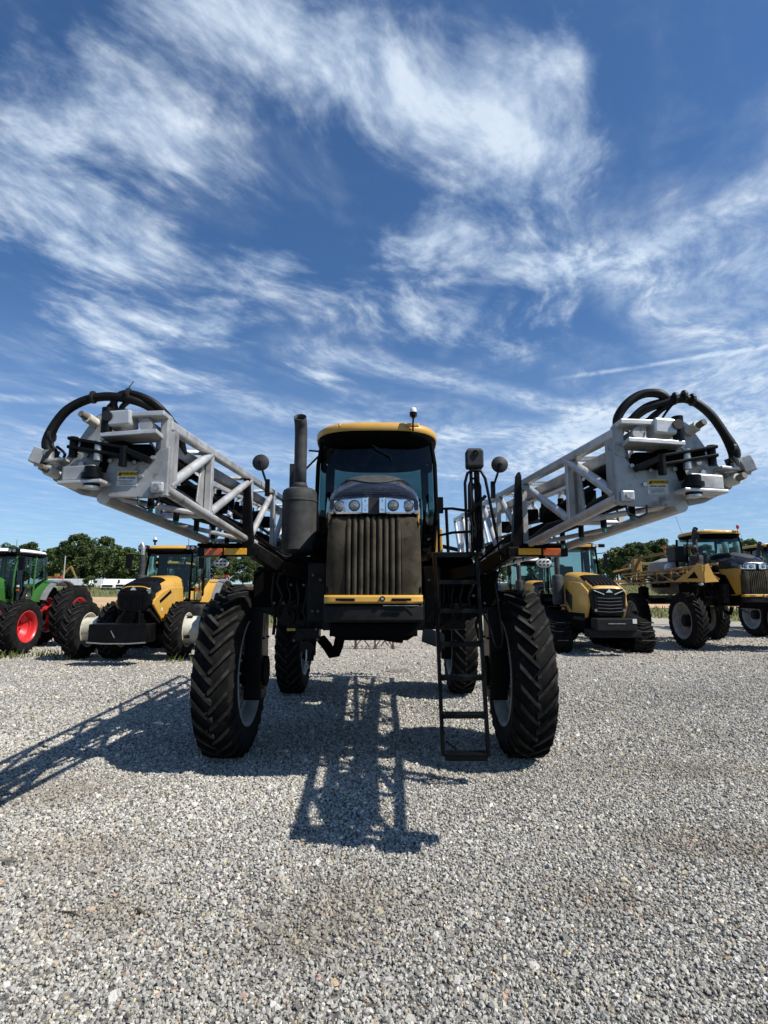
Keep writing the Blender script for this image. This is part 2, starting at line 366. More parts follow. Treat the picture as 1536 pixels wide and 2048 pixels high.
# bare dirt road across the field
mb = MB(); xs = np.arange(-90, 60.1, 3.0); vs = []
e0 = [44+1.2*math.sin(x*.13)+rng.uniform(-.6,.6) for x in xs]; e1 = [62+1.5*math.sin(x*.1+1)+rng.uniform(-.8,.8) for x in xs]
for k in np.linspace(0, 1, 9): vs += [(x, lerp(a, b, k), tz(lerp(a, b, k))+.02) for x, a, b in zip(xs, e0, e1)]
nx = len(xs)
tag(mb.add(vs, [(j*nx+i, j*nx+i+1, (j+1)*nx+i+1, (j+1)*nx+i) for j in range(8) for i in range(nx-1)]).build('dirt_road', dirtmat()), kind='structure')

# ------------------------------------------------------------------ loose gravel: crushed stones on the bed
def stonemat():
    m = bpy.data.materials.new('crushed_stone'); m.use_nodes = True; t = NT(m.node_tree); b = t.n['Principled BSDF']
    at = t.node('ShaderNodeAttribute'); at.attribute_type = 'INSTANCER'; at.attribute_name = 'col'
    co = t.node('ShaderNodeTexCoord').outputs['Object']
    nz = t.noise(co, 2.2, 4, .6).outputs['Fac']
    t.l.new(t.mix(t.rng(nz, .25, .75, .0, .45), at.outputs['Color'], c4((.22,.21,.185))), b.inputs['Base Color'])
    b.inputs['Roughness'].default_value = .85; b.inputs['Specular IOR Level'].default_value = .3; return m
def scatter():
    pts = []; scl = []
    for y0, y1, dn, s0, s1 in ((2.0,3.2,6400,.0050,.0104),(3.2,4.5,5600,.0053,.0108),(4.5,6.5,4000,.0062,.0116),(6.5,9,1900,.0085,.0150),(9,13,800,.0105,.018),(13,17,330,.013,.021),(17,26,130,.017,.030)):
        xw = y1*.76+1.7; n = int(2*xw*(y1-y0)*dn)
        x = rng.uniform(-xw, xw, n); y = rng.uniform(y0, y1, n)
        keep = (np.abs(x) < y*.76+1.5) & (rng.random(n) < np.interp(y, [8,9,13,17,26], [1,1,.70,.45,.25])); x = x[keep]; y = y[keep]
        s = rng.uniform(s0, s1, len(x))*np.exp(rng.normal(0, .18, len(x)))
        big = rng.random(len(x)) < .02; s[big] *= rng.uniform(1.4, 2.3, big.sum())
        pts.append(np.stack([x, y, rng.uniform(-.004, .010, len(x))], 1)); scl.append(s)
    p = np.concatenate(pts); s = np.concatenate(scl); n = len(p)
    me = bpy.data.meshes.new('loose_gravel'); me.vertices.add(n); me.vertices.foreach_set('co', p.astype(np.float32).ravel())
    a = me.attributes.new('scl', 'FLOAT_VECTOR', 'POINT')
    sv = np.stack([s*rng.uniform(.9,1.35,n), s*rng.uniform(.75,1.1,n), s*rng.uniform(.55,1.0,n)], 1); a.data.foreach_set('vector', sv.astype(np.float32).ravel())
    a = me.attributes.new('rot', 'FLOAT_VECTOR', 'POINT')
    rv = np.stack([rng.normal(0,.55,n), rng.normal(0,.55,n), rng.uniform(0,6.283,n)], 1); a.data.foreach_set('vector', rv.astype(np.float32).ravel())
    a = me.attributes.new('idx', 'INT', 'POINT'); a.data.foreach_set('value', rng.integers(0, 10, n).astype(np.int32))
    g = np.clip(rng.normal(.375, .115, n), .10, .70); X_, Y_ = p[:,0], p[:,1]
    low = np.zeros(n)
    for q in range(14):
        fx, fy, ph = rng.normal(0, 1.3), rng.normal(0, 1.3), rng.uniform(0, 6.28); low += np.sin(fx*X_+fy*Y_+ph)
    low = low/14**.5
    g *= 1+.10*low
    stain = np.zeros(n)
    for cx, cy, rx, ry in ((-.22,3.55,.40,.30),(2.15,4.35,.5,.28),(2.75,4.25,.5,.25),(1.3,3.6,.35,.2),(-1.6,3.4,.4,.25),(-.45,3.2,.35,.2),(-2.2,4.2,.6,.3),(3.2,6.0,.9,.4),(-3.0,5.4,.8,.4)):
        stain += np.exp(-((X_-cx)/rx)**2-((Y_-cy)/ry)**2)
    stain = np.clip(stain*rng.uniform(.2, 1.0, n), 0, .8)
    col = np.stack([g*1.03, g*.99, g*.885, np.ones(n)], 1)
    col[:,:3] = col[:,:3]*(1-stain[:,None]*.75) + np.array([.17,.135,.085])*stain[:,None]*.75
    k = rng.random(n)
    o = k < .030; col[o,:3] = np.stack([rng.uniform(.36,.50,o.sum()), rng.uniform(.27,.36,o.sum()), rng.uniform(.17,.24,o.sum())], 1)
    o = (k > .03) & (k < .10); col[o,:3] *= np.array([1.12,1.02,.80])
    o = (k > .09) & (k < .15); col[o,:3] = np.clip(col[o,:3]*1.5, 0, .78)
    o = (k > .15) & (k < .21); col[o,:3] *= .36
    a = me.attributes.new('col', 'FLOAT_COLOR', 'POINT'); a.data.foreach_set('color', col.astype(np.float32).ravel())
    ob = bpy.data.objects.new('loose_gravel', me); COL.objects.link(ob); tag(ob, 'loose grey crushed stone gravel covering the lot', 'gravel', kind='stuff')
    mt = stonemat(); me.materials.append(mt)
    ng = bpy.data.node_groups.new('stones', 'GeometryNodeTree')
    ng.interface.new_socket('Geometry', in_out='INPUT', socket_type='NodeSocketGeometry')
    ng.interface.new_socket('Geometry', in_out='OUTPUT', socket_type='NodeSocketGeometry')
    N = ng.nodes; L = ng.links
    gi = N.new('NodeGroupInput'); go = N.new('NodeGroupOutput'); jn = N.new('GeometryNodeGeometryToInstance')
    for i in range(10):
        ic = N.new('GeometryNodeMeshIcoSphere'); ic.inputs['Radius'].default_value = 1.0; ic.inputs['Subdivisions'].default_value = 2 if i % 3 == 0 else 1
        ps = N.new('GeometryNodeInputPosition'); ad = N.new('ShaderNodeVectorMath'); ad.operation = 'ADD'; ad.inputs[1].default_value = (i*7.3+1, i*3.1, i*5.7)
        L.new(ps.outputs[0], ad.inputs[0])
        nz = N.new('ShaderNodeTexNoise'); nz.inputs['Scale'].default_value = 1.3; nz.inputs['Detail'].default_value = 1.5; L.new(ad.outputs[0], nz.inputs['Vector'])
        sb = N.new('ShaderNodeVectorMath'); sb.operation = 'SUBTRACT'; sb.inputs[1].default_value = (.5,.5,.5); L.new(nz.outputs['Color'], sb.inputs[0])
        ml = N.new('ShaderNodeVectorMath'); ml.operation = 'SCALE'; ml.inputs['Scale'].default_value = 2.1; L.new(sb.outputs[0], ml.inputs[0])
        sp = N.new('GeometryNodeSetPosition'); L.new(ic.outputs[0], sp.inputs['Geometry']); L.new(ml.outputs[0], sp.inputs['Offset'])
        sm = N.new('GeometryNodeSetMaterial'); sm.inputs['Material'].default_value = mt; L.new(sp.outputs[0], sm.inputs[0])
        L.new(sm.outputs[0], jn.inputs[0])
    def named(nm, ty):
        q = N.new('GeometryNodeInputNamedAttribute'); q.data_type = ty; q.inputs[0].default_value = nm; return q.outputs[0]
    ip = N.new('GeometryNodeInstanceOnPoints'); L.new(gi.outputs[0], ip.inputs['Points']); L.new(jn.outputs[0], ip.inputs['Instance'])
    ip.inputs['Pick Instance'].default_value = True
    L.new(named('idx', 'INT'), ip.inputs['Instance Index'])
    er = N.new('FunctionNodeEulerToRotation'); L.new(named('rot', 'FLOAT_VECTOR'), er.inputs[0]); L.new(er.outputs[0], ip.inputs['Rotation'])
    L.new(named('scl', 'FLOAT_VECTOR'), ip.inputs['Scale']); L.new(ip.outputs[0], go.inputs[0])
    md = ob.modifiers.new('stones', 'NODES'); md.node_group = ng
scatter()
# ------------------------------------------------------------------ wheels
_cache = {}
def tyre_mesh(Rd, W, rr, nl, lug=.045):
    k = ('ty', Rd, W, rr, nl)
    if k in _cache: return _cache[k]
    mb = MB(); rb = Rd-lug; h = rb-rr; n = 72
    half = [(.40*W, rr-.005), (.455*W, rr+.10*h), (.50*W, rr+.38*h), (.505*W, rr+.62*h), (.475*W, rr+.86*h), (.40*W, rb-.012), (.2*W, rb), (0, rb+.004)]
    prof = [(-x, r) for x, r in half] + [(x, r) for x, r in half[-2::-1]]
    mb.lathe(prof, n, 'x')
    dth = .62*W/Rd; pitch = 2*math.pi/nl
    for s in (-1, 1):
        for q in range(nl):
            base = q*pitch + (pitch/2 if s > 0 else 0); st = 7; vs = []; jit = random.uniform(-.02,.02)
            for i in range(st):
                t = i/(st-1); x = s*lerp(-.035*W, .512*W, t); phi = base + jit*pitch + dth*(t**1.12)
                top = Rd - .006*abs(x/(.5*W))**2
                if i == st-1: top = rr+.80*h
                if i == st-2: top = Rd-.012
                wb = lerp(.026, .036, t)/Rd; wt = wb*.80; rlow = rb-.03 if i < st-1 else rr+.60*h
                for dp, r_ in ((-wb, rlow), (-wt, top), (wt, top), (wb, rlow)):
                    vs.append((x, -r_*math.cos(phi+dp), r_*math.sin(phi+dp)))
            fs = []
            for i in range(st-1):
                for c in range(3):
                    a = i*4+c; qd = (a, a+1, a+5, a+4); fs.append(qd if s < 0 else qd[::-1])
            fs += [(0,1,2,3) if s > 0 else (3,2,1,0), ((st-1)*4, (st-1)*4+1, (st-1)*4+2, (st-1)*4+3)[::(-1 if s > 0 else 1)]]
            mb.add(vs, fs)
            if q == 0 and s < 0: lug0 = len(mb.f)-len(fs)
    me = mb.mesh('tyre', 'rubber', 32); me.materials.append(M['lugtop']); nf_ = len(fs)
    for pi in range(lug0, len(me.polygons)):
        if ((pi-lug0) % nf_) % 3 == 1 and ((pi-lug0) % nf_) < 15: me.polygons[pi].material_index = 1
    _cache[k] = me; return me
def rim_mesh(rr, W, mat):
    k = ('rim', rr, W, mat)
    if k in _cache: return _cache[k]
    w = .44*W; mb = MB()
    mb.lathe([(-w,rr+.012),(-w-.012,rr+.022),(-w-.018,rr+.004),(-w+.005,rr-.02),(-w+.05,rr-.045),(-w*.35,rr-.055),(-w*.25,rr-.10),(w*.25,rr-.10),(w*.35,rr-.055),(w-.05,rr-.045),(w-.005,rr-.02),(w+.018,rr+.004),(w+.012,rr+.022),(w,rr+.012),(w*.3,rr-.03),(-w*.3,rr-.03)], 48, 'x', closed=True)
    me = mb.mesh('rim', mat, 35); _cache[k] = me; return me
def disc_mesh(rr, mat, off, W):
    k = ('disc', rr, mat, off, W)
    if k in _cache: return _cache[k]
    mb = MB(); r = rr-.088
    mb.lathe([(.02,r),(.02+off*.2,r*.92),(off,r*.62),(off,r*.30),(off+.03*(1 if off>0 else -1),r*.28),(off+.03*(1 if off>0 else -1),0.001)], 40, 'x')
    mb.lathe([(-.004,r),(-.004+off*.2,r*.92),(off-.02,r*.62),(off-.02,0.001)], 40, 'x')
    for i in range(10):
        a = 2*math.pi*i/10; rr_ = r*.46
        mb.cyl((off-.035,rr_*math.cos(a),rr_*math.sin(a)), (off+.035,rr_*math.cos(a),rr_*math.sin(a)), .017, n=6)
    me = mb.mesh('wheel', mat, 35); _cache[k] = me; return me
def wheel(parent, loc, Rd, W, rr, nl, mat, off, lug=.045, spin=None):
    wo = put('wheel', disc_mesh(rr, mat, off, W), parent, loc=loc)
    put('tyre', tyre_mesh(Rd, W, rr, nl, lug), wo); put('rim', rim_mesh(rr, W, mat), wo)
    wo.rotation_euler = (random.uniform(0, 6.28) if spin is None else spin, 0, 0)
    return wo

# ------------------------------------------------------------------ shared shapes
def sring(hw, y0, y1, z, n=36, p=3.2, cx=0.):
    """rounded-rectangle outline in plan at height z"""
    cy = (y0+y1)/2; hy = (y1-y0)/2; out = []
    for i in range(n):
        a = 2*math.pi*i/n; c, s = math.cos(a), math.sin(a)
        out.append((cx+hw*math.copysign(abs(c)**(2/p), c), cy+hy*math.copysign(abs(s)**(2/p), s), z))
    return out
def pane(name, corners, parent, mat='glass', bulge=0., n=6):
    """curved glass pane from 4 corners (bl, br, tr, tl) bulging along its normal"""
    bl, br, tr, tl = [Vector(c) for c in corners]; nrm = (br-bl).cross(tl-bl).normalized(); mb = MB(); vs = []
    for j in range(n+1):
        for i in range(n+1):
            u, v = i/n, j/n; p = (bl*(1-u)+br*u)*(1-v)+(tl*(1-u)+tr*u)*v
            vs.append(p + nrm*bulge*(1-(2*u-1)**2))
    fs = [(j*(n+1)+i, j*(n+1)+i+1, (j+1)*(n+1)+i+1, (j+1)*(n+1)+i) for j in range(n) for i in range(n)]
    mb.add(vs, fs); return mb.build(name, mat, parent, smooth=60)
def arc(c, r, a0, a1, n, plane='xz', yy=0.):
    return [(c[0]+r*math.cos(lerp(a0,a1,i/n)), c[1]+r*math.sin(lerp(a0,a1,i/n))) for i in range(n+1)]

# ------------------------------------------------------------------ folded spray boom
def boom(root, side, xin, zb, yt, L, style, slope=0.0, toe=0.0, flip=1):
    al = style == 'alu'; mt = 'alu' if al else 'yellowold'; mc = 'cast' if al else 'yellowold'
    def Q(u, v, w_): return (side*(xin+u+toe*v), yt+v, zb+w_)
    T = lambda v: interp(v, [0,2.3,5.5,9], [.485,.62,.93,1.0]) if al else interp(v,[0,6],[.50,.42])
    B = lambda v: interp(v, [0,2.3,9], [.055,-.05,-.12]) if al else interp(v,[0,6],[.04,-.02])
    UO = .40
    b = MB(); b.bar(Q(0,.02,T(0)), Q(0,L,T(L)), .066, .066); bo = b.build('boom', mt, root, bevel=.01)
    b = MB(); b.tube([Q(0,.02,B(0)), Q(0,2.3,B(2.3)), Q(0,L,B(L))], .037 if al else .03, 14); b.build('lower_chord', mt, bo, smooth=40)
    b = MB(); b.tube([Q(UO,.03,B(0)-.055), Q(UO,2.3,B(2.3)-.02), Q(UO,L,B(L))], .042 if al else .03, 14); b.build('lower_chord', mt, bo, smooth=40)
    b = MB(); b.bar(Q(UO,.05,T(0)-.08), Q(UO,L,T(L)-.05), .06, .06); b.build('upper_chord', mt, bo, bevel=.008)
    sts = [0.03,.95,2.4,3.7,4.9,6.0,7.0,8.0]; sts = [s for s in sts if s <= L]
    if not al: sts = list(np.linspace(.05, L, 7))
    for i in range(len(sts)-1):
        v0, v1 = sts[i], sts[i+1]
        if i > 0:
            b = MB(); b.bar(Q(0,v0,B(v0)), Q(0,v0,T(v0)), .055, .06, (0,1,0)); b.build('truss_post', mt, bo, bevel=.006)
            b = MB(); b.bar(Q(UO,v0,B(v0)), Q(UO,v0,T(v0)-.06), .045, .045, (0,1,0)); b.build('truss_post', mt, bo)
        b = MB(); b.tube([Q(0,v0+.04,B(v0)+.03), Q(0,v1-.03,T(v1)-.03)], .036 if al else .022, 14); b.build('diagonal_brace', mt, bo, smooth=40)
        b = MB(); b.tube([Q(UO,v0+.04,B(v0)), Q(UO,v1-.03,T(v1)-.08)], .028 if al else .02, 10); b.build('diagonal_brace', mt, bo, smooth=40)
        b = MB(); b.tube([Q(0,v1,T(v1)), Q(UO,(v0+v1)/2,T(v0)-.05)], .022, 8); b.build('lacing_bar', mt, bo, smooth=40)
        b = MB(); b.tube([Q(0,v1,B(v1)), Q(UO,v0+.1,B(v0)-.03)], .022, 8); b.build('lacing_bar', mt, bo, smooth=40)
        b = MB(); b.tube([Q(0,v1,B(v1)), Q(UO,v1,B(v1))], .022, 8); b.build('lacing_bar', mt, bo, smooth=40)
    # plumbing inside the truss
    for (u, w_, r_) in ((.10,.13,.022),(.20,.10,.028),(.28,.16,.018),(.16,.30,.02)):
        pts = [Q(u+random.uniform(-.02,.02), v, w_+random.uniform(-.03,.03)+(B(v)-.05)*.6) for v in np.linspace(.15, min(L,6.5), 12)]
        b = MB(); b.tube(pts, r_, 8); b.build('spray_line', 'hose', bo, smooth=50)
    for v in np.arange(.35, min(L,5.5), .5):
        b = MB(); x, y, z = Q(.22, v, B(v)-.01); b.cyl((x,y,z+.09), (x,y,z-.05), .024, n=10); b.box((x,y,z+.10), (.06,.06,.06)); nb = b.build('nozzle_body', 'black', bo)
        b = MB(); b.cyl((x,y,z-.05), (x,y,z-.085), .018, n=8); b.build('nozzle_cap', 'teal', nb) if False else b.build('nozzle_cap', 'teal', bo)
    if al:
        for (u, w_, sz_) in ((.12,.40,.075),(.27,.13,.085)):
            b = MB(); b.bar(Q(u,.28,w_*T(.3)/.49), Q(u,min(L,6.5),w_*T(6.5)/.49+B(6.5)*.5), sz_, sz_*1.25); b.build('folded_section_chord', 'blackdull' if u > .2 else 'cast', bo, bevel=.01)
        b = MB(); b.cyl(Q(.10,.12,.30), Q(.14,.85,.34), .05, n=16); b.cyl(Q(.14,.85,.34), Q(.17,1.5,.36), .028, n=14); b.build('fold_cylinder', 'blackdull', bo, smooth=40)
        for v in (.35,.62,1.25,1.75,2.2,2.9,3.5,4.3):
            b = MB(); x, y, z = Q(.20+random.uniform(-.04,.06), v, .22+random.uniform(-.06,.08)+(T(v)-.49)*.4); b.box((x,y,z), (.20,.16,.15), rot=(0,0,random.uniform(-.3,.3))); b.cyl((x-.06,y,z+.05),(x-.06,y,z+.13),.03,n=10); b.build('section_valve', 'blackdull', bo, bevel=.015)
        for k in range(3):
            b = MB(); b.prism([(yt+.08+k*.12,zb+.12),(yt+.20+k*.12,zb+.10),(yt+.24+k*.12,zb+.40),(yt+.12+k*.12,zb+.44)], 'x', side*(xin+.10+.10*k), side*(xin+.115+.10*k)); b.build('inner_web', 'cast', bo, bevel=.004)
        b = MB(); b.prism([(yt+.78,zb+.10),(yt+1.0,zb+.05),(yt+1.0,zb+.50),(yt+.90,zb+.48),(yt+.82,zb+.30)], 'x', side*(xin+.045), side*(xin+.06)); b.build('gusset_plate', 'cast', bo, bevel=.006)
    if not al:
        for (u, w_, r_) in ((.08,.02,.02),(.30,.02,.02),(.18,.42,.022),(.32,.30,.022),(-.03,.22,.018)):
            b = MB(); b.tube([Q(u,.05,w_), Q(u+.02,L*.5,w_-.02), Q(u,L,w_-.04)], r_, 8); b.build('spray_pipe', 'yellowold', bo, smooth=40)
        b = MB(); b.prism([(side*(xin+.02),zb-.05),(side*(xin+.46),zb-.08),(side*(xin+.46),zb+.20),(side*(xin+.40),zb+.46),(side*(xin+.30),zb+.50),(side*(xin+.16),zb+.14)], 'y', yt-.02, yt+.02); b.build('end_plate', 'yellow', bo, bevel=.008)
        b = MB(); b.prism([(yt,zb-.06),(yt+1.7,zb+.0),(yt+.75,zb+.30),(yt+.30,zb+.52),(yt,zb+.47)], 'x', side*(xin+.465), side*(xin+.49)); sd_ = b.build('side_plate', 'yellow', bo, bevel=.006)
        b = MB(); b.prism([(yt+.25,zb+.06),(yt+.9,zb+.07),(yt+.45,zb+.28)], 'x', side*(xin+.49), side*(xin+.496)); b.build('side_plate_hole', 'blackdull', bo)
        return bo
    # ---- cast hinge end
    X = lambda u: side*(xin+u)
    def pl(name, poly, y0, y1, mat='cast', bev=.008):
        b_ = MB(); b_.prism([(X(u), zb+w_) for u, w_ in poly], 'y', yt+y0, yt+y1); return b_.build(name, mat, bo, bevel=bev)
    b = MB(); b.box((X(.005),yt+.02,zb+.275), (.058,.09,.53)); b.build('end_post', 'cast', bo, bevel=.012)
    b = MB(); b.box((X(-.02),yt+.10,zb+.30), (.02,.10,.44)); b.build('end_post_flange', 'cast', bo, bevel=.006)
    gus = pl('gusset_plate', [(-.04,0),(-.04,.33),(.03,.31),(.09,.225),(.27,.235),(.33,.30),(.37,.285),(.40,.15),(.385,.02),(.33,-.01),(.1,-.012)], -.03, -.004)
    b = MB(); b.box((X(.02),yt-.045,zb+.055), (.085,.03,.07)); b.build('corner_block', 'alu', bo, bevel=.012)
    b = MB(); b.cyl((X(.02),yt-.055,zb+.055), (X(.02),yt-.075,zb+.055), .022, n=6); b.build('bolt', 'steel', bo)
    # top arm: two shelves with a block and a cross pin
    b = MB(); b.box((X(.19),yt-.045,zb+.385), (.36,.17,.03), rot=(R(-4),side*R(4),0)); b.build('hinge_shelf', 'alu', bo, bevel=.005)
    b = MB(); b.box((X(.13),yt-.03,zb+.525), (.30,.15,.035), rot=(0,side*R(2),0)); b.build('hinge_shelf', 'alu', bo, bevel=.006)
    b = MB(); b.box((X(.265),yt-.06,zb+.492), (.16,.13,.105), rot=(0,side*R(5),0)); b.build('hinge_block', 'alu', bo, bevel=.014)
    b = MB(); b.cyl((X(.10),yt-.09,zb+.455), (X(.10),yt+.08,zb+.455), .042, n=18); b.build('hinge_boss', 'cast', bo, smooth=40)
    b = MB(); b.cyl((X(.345),yt-.10,zb+.40), (X(.345),yt-.10,zb+.56), .034, n=16); b.build('hinge_pin', 'black', bo, smooth=40)
    b = MB(); b.tube([(X(.33),yt-.140,zb+.500),(X(.33),yt-.12,zb+.500)], .033, 16); b.build('hinge_pocket', 'ink', bo)
    # links
    for dz_ in (.0, -.055):
        b = MB(); b.bar((X(.57),yt-.10,zb+.355+dz_), (X(.20),yt-.075,zb+.295+dz_), .085, .022); b.build('link_bar', 'black', bo, bevel=.006)
    b = MB(); b.bar((X(.50),yt-.09,zb+.318), (X(.27),yt-.075,zb+.282), .05, .05); b.build('link_spacer', 'blackdull', bo, bevel=.006)
    b = MB(); b.bar((X(.22),yt-.09,zb+.285), (X(.07),yt-.06,zb+.225), .06, .04); b.build('link_bar', 'black', bo, bevel=.006)
    for u, w_ in ((.545,.335),(.385,.31),(.225,.275)):
        b = MB(); b.cyl((X(u),yt-.10,zb+w_+.035), (X(u),yt-.10,zb+w_-.095), .026, n=12); b.build('link_pin', 'steel' if u > .3 and u < .5 else 'black', bo, smooth=40)
    b = MB(); b.tube([(X(.33),yt+.02,zb+.42),(X(.36),yt-.02,zb+.28),(X(.39),yt-.03,zb+.16)], .03, 10); b.build('fold_cylinder', 'blackdull', bo, smooth=40)
    b = MB(); b.box((X(.215),yt+.05,zb+.295),(.22,.08,.13)); b.cyl((X(.28),yt+.0,zb+.25),(X(.28),yt+.0,zb+.38),.04,n=14); b.build('gap_darkening_block','blackdull',bo,bevel=.02)  # black block added behind the links to darken the open gap
    # outer swing plate
    pl('swing_plate', [(.46,.575),(.39,.56),(.345,.50),(.36,.30),(.40,.22),(.375,.05),(.46,.005),(.56,.025),(.68,.085),(.745,.12),(.745,.18),(.67,.27),(.50,.55)], .035, .075)
    pl('swing_plate', [(.42,.20),(.46,.02),(.60,.05),(.70,.11),(.60,.16)], .14, .165)
    b = MB(); b.box((X(.49),yt-.045,zb+.125), (.21,.16,.105), rot=(R(-5),side*R(4),0)); b.build('hinge_block', 'cast', bo, bevel=.014)
    b = MB(); b.box((X(.455),yt-.07,zb+.068), (.27,.20,.022), rot=(0,side*R(3),0)); b.build('hinge_shelf', 'alu', bo, bevel=.005)
    b = MB(); b.cyl((X(.40),yt-.12,zb+.05), (X(.40),yt-.12,zb+.17), .048, n=18); b.cyl((X(.40),yt-.12,zb+.095), (X(.40),yt-.12,zb+.125), .064, n=18); b.build('hinge_pin', 'black', bo, smooth=40)
    b = MB(); b.cyl((X(.40),yt-.12,zb+.045), (X(.40),yt-.12,zb+.03), .05, n=18); b.build('pin_washer', 'steel', bo, smooth=40)
    for u, w_ in ((.49,.505),(.715,.155)):
        b = MB(); b.cyl((X(u),yt+.03,zb+w_), (X(u+.015),yt-.055,zb+w_+.012), .034, n=16); st_ = b.build('stop_pin', 'rimwhite', bo, smooth=40)
        b = MB(); b.cyl((X(u+.015),yt-.055,zb+w_+.012), (X(u+.028),yt-.10,zb+w_+.022), .022, n=10); b.build('stop_pin_tip', 'iron', bo, smooth=40)
    for u, w_ in ((.525,.285),(.44,.26),(.55,.22),(.63,.20),(.60,.305),(.47,.345),(.42,.40)):
        b = MB(); b.cyl((X(u),yt+.035,zb+w_), (X(u),yt+.008,zb+w_), .018, n=6); b.build('bolt', 'steel', bo)
    for u, w_ in ((.335,.25),(.27,.248),(.18,.238),(.135,.15),(.06,.27)):
        b = MB(); b.cyl((X(u),yt-.028,zb+w_-.02), (X(u),yt-.05,zb+w_-.02), .015, n=6); b.build('bolt', 'steel', bo)
    # warning label
    uc, wc = .222, .115
    b = MB(); b.box((X(uc),yt-.032,zb+wc), (.132,.003,.098)); lb = b.build('warning_label', 'paper', bo)
    b = MB(); b.box((X(uc),yt-.0345,zb+wc+.031), (.128,.002,.032)); b.build('warning_header', 'warny', bo)
    for s_, sz_, dz_, bo_, dx_ in (('WARNING', .024, .0305, .0006, .010), ('CRUSH HAZARD', .0138, .003, .0004, 0)):
        tm = text_mesh('lettering', s_, sz_, 'ink', bo_); t_ = put('lettering', tm, bo, loc=(X(uc)+dx_, yt-.0362 if dz_ > .02 else yt-.0342, zb+wc+dz_)); t_.rotation_euler = (R(90),0,0)
    b = MB(); b.prism([(X(uc)-.058,zb+wc+.0195),(X(uc)-.036,zb+wc+.0195),(X(uc)-.047,zb+wc+.0425)], 'y', yt-.0358, yt-.0368); b.build('warning_triangle', 'ink', bo)
    for k in range(4):
        b = MB(); b.box((X(uc)-.01+(k%2)*.008,yt-.034,zb+wc-.014-k*.0085), (.10-(k%3)*.012,.001,.0025)); b.build('printed_line', 'dgrey', bo)
    # lamp box on a bracket at the outer corner
    b = MB(); b.box((X(.71),yt+.0,zb+.235), (.15,.10,.018), rot=(0,side*R(6),0)); b.build('lamp_bracket', 'alu', bo, bevel=.004)
    b = MB(); b.box((X(.812),yt+.0,zb+.262), (.075,.13,.105), rot=(0,-side*R(18),side*R(-12))); bx = b.build('lamp_box', 'cast', bo, bevel=.006)
    for k in range(5):
        b = MB(); b.box((X(.762-.010*k),yt-.01,zb+.245+.008*k), (.006,.10,.07), rot=(0,-side*R(18),0)); b.build('cooling_fin', 'dgrey', bo)
    b = MB(); b.tube([(X(.68),yt-.01,zb+.20),(X(.84),yt-.01,zb+.212)], .012, 8); b.build('lamp_bracket', 'steel', bo)
    # hoses looping over the hinge
    def sp(pts, n=28):
        P_ = [Vector(p) for p in pts]; out = []; P_ = [2*P_[0]-P_[1]]+P_+[2*P_[-1]-P_[-2]]
        for i in range(1, len(P_)-2):
            for k in range(n//(len(P_)-3)+1):
                t = k/(n//(len(P_)-3)+1); p0,p1,p2,p3 = P_[i-1:i+3]
                out.append(.5*((2*p1)+(-p0+p2)*t+(2*p0-5*p1+4*p2-p3)*t*t+(-p0+3*p1-3*p2+p3)*t**3))
        out.append(P_[-2]); return out
    if side < 0:
        HS = (([(.745,-.02,.27),(.765,-.03,.35),(.735,-.02,.46),(.66,-.01,.58),(.54,0,.655),(.40,.02,.685),(.24,.05,.665),(.13,.12,.62),(.05,.3,.55),(.10,.6,.45)], .030),
         ([(.36,.05,.56),(.38,.04,.66),(.30,.04,.715),(.16,.06,.68),(.06,.12,.60),(.02,.3,.50)], .024),
         ([(.30,.06,.56),(.33,.05,.62),(.24,.08,.69),(.10,.14,.62),(.06,.35,.5)], .018),
         ([(.70,.0,.24),(.71,-.01,.30),(.74,-.015,.36),(.70,-.01,.50),(.60,.0,.615),(.47,.02,.665)], .013),
         ([(.44,.05,.57),(.41,.04,.62),(.36,.05,.68)], .016), ([(.69,.0,.26),(.66,-.02,.24),(.64,-.03,.28),(.70,-.02,.33)], .009), ([(.18,.05,.55),(.30,.03,.60),(.38,.02,.585)], .005))
        HT_ = ((.28,.03,.705),(.50,.0,.672),(.74,-.02,.40))
    else:
        HS = (([(.735,-.02,.27),(.745,-.03,.35),(.69,-.02,.47),(.62,-.01,.60),(.53,0,.69),(.45,.01,.72),(.34,.03,.70),(.22,.06,.66),(.12,.12,.58),(.05,.3,.50)], .028),
         ([(.06,.10,.50),(.04,.08,.60),(.10,.06,.70),(.20,.05,.765),(.30,.03,.765),(.36,.03,.73)], .030),
         ([(.10,.10,.52),(.13,.07,.60),(.22,.05,.68),(.34,.03,.715),(.44,.01,.735),(.52,.0,.70)], .020),
         ([(.25,.06,.55),(.27,.05,.60),(.33,.03,.66),(.40,.02,.72)], .016), ([(.20,.06,.55),(.26,.05,.62),(.36,.03,.69)], .011), ([(.30,.06,.54),(.34,.04,.62),(.40,.02,.70)], .008),
         ([(.12,.1,.50),(.18,.06,.57),(.30,.04,.63),(.42,.02,.70)], .007), ([(.70,.0,.25),(.72,-.01,.33),(.66,-.01,.50),(.57,.0,.64),(.46,.01,.735)], .011))
        HT_ = ((.40,.01,.722),(.51,.0,.71),(.73,-.02,.37),(.46,.005,.735))
    for k, (pts, r_) in enumerate(HS):
        b = MB(); b.tube(sp([Q(*p) for p in pts]), r_, 12); b.build('hydraulic_hose', 'hose', bo, smooth=60)
    b = MB(); b.cyl(Q(.745,-.02,.23), Q(.75,-.025,.30), .038, n=10); b.build('hose_fitting', 'steel', bo, smooth=40)
    for p in HT_:
        b = MB(); b.tube([Q(p[0]+.008,p[1],p[2]-.0), Q(p[0]-.008,p[1],p[2])], .042, 12); b.build('cable_tie', 'ink', bo)
    b = MB(); b.tube([Q(.29,.03,.74), Q(.25,.02,.79)], .003, 5); b.build('cable_tie', 'ink', bo)
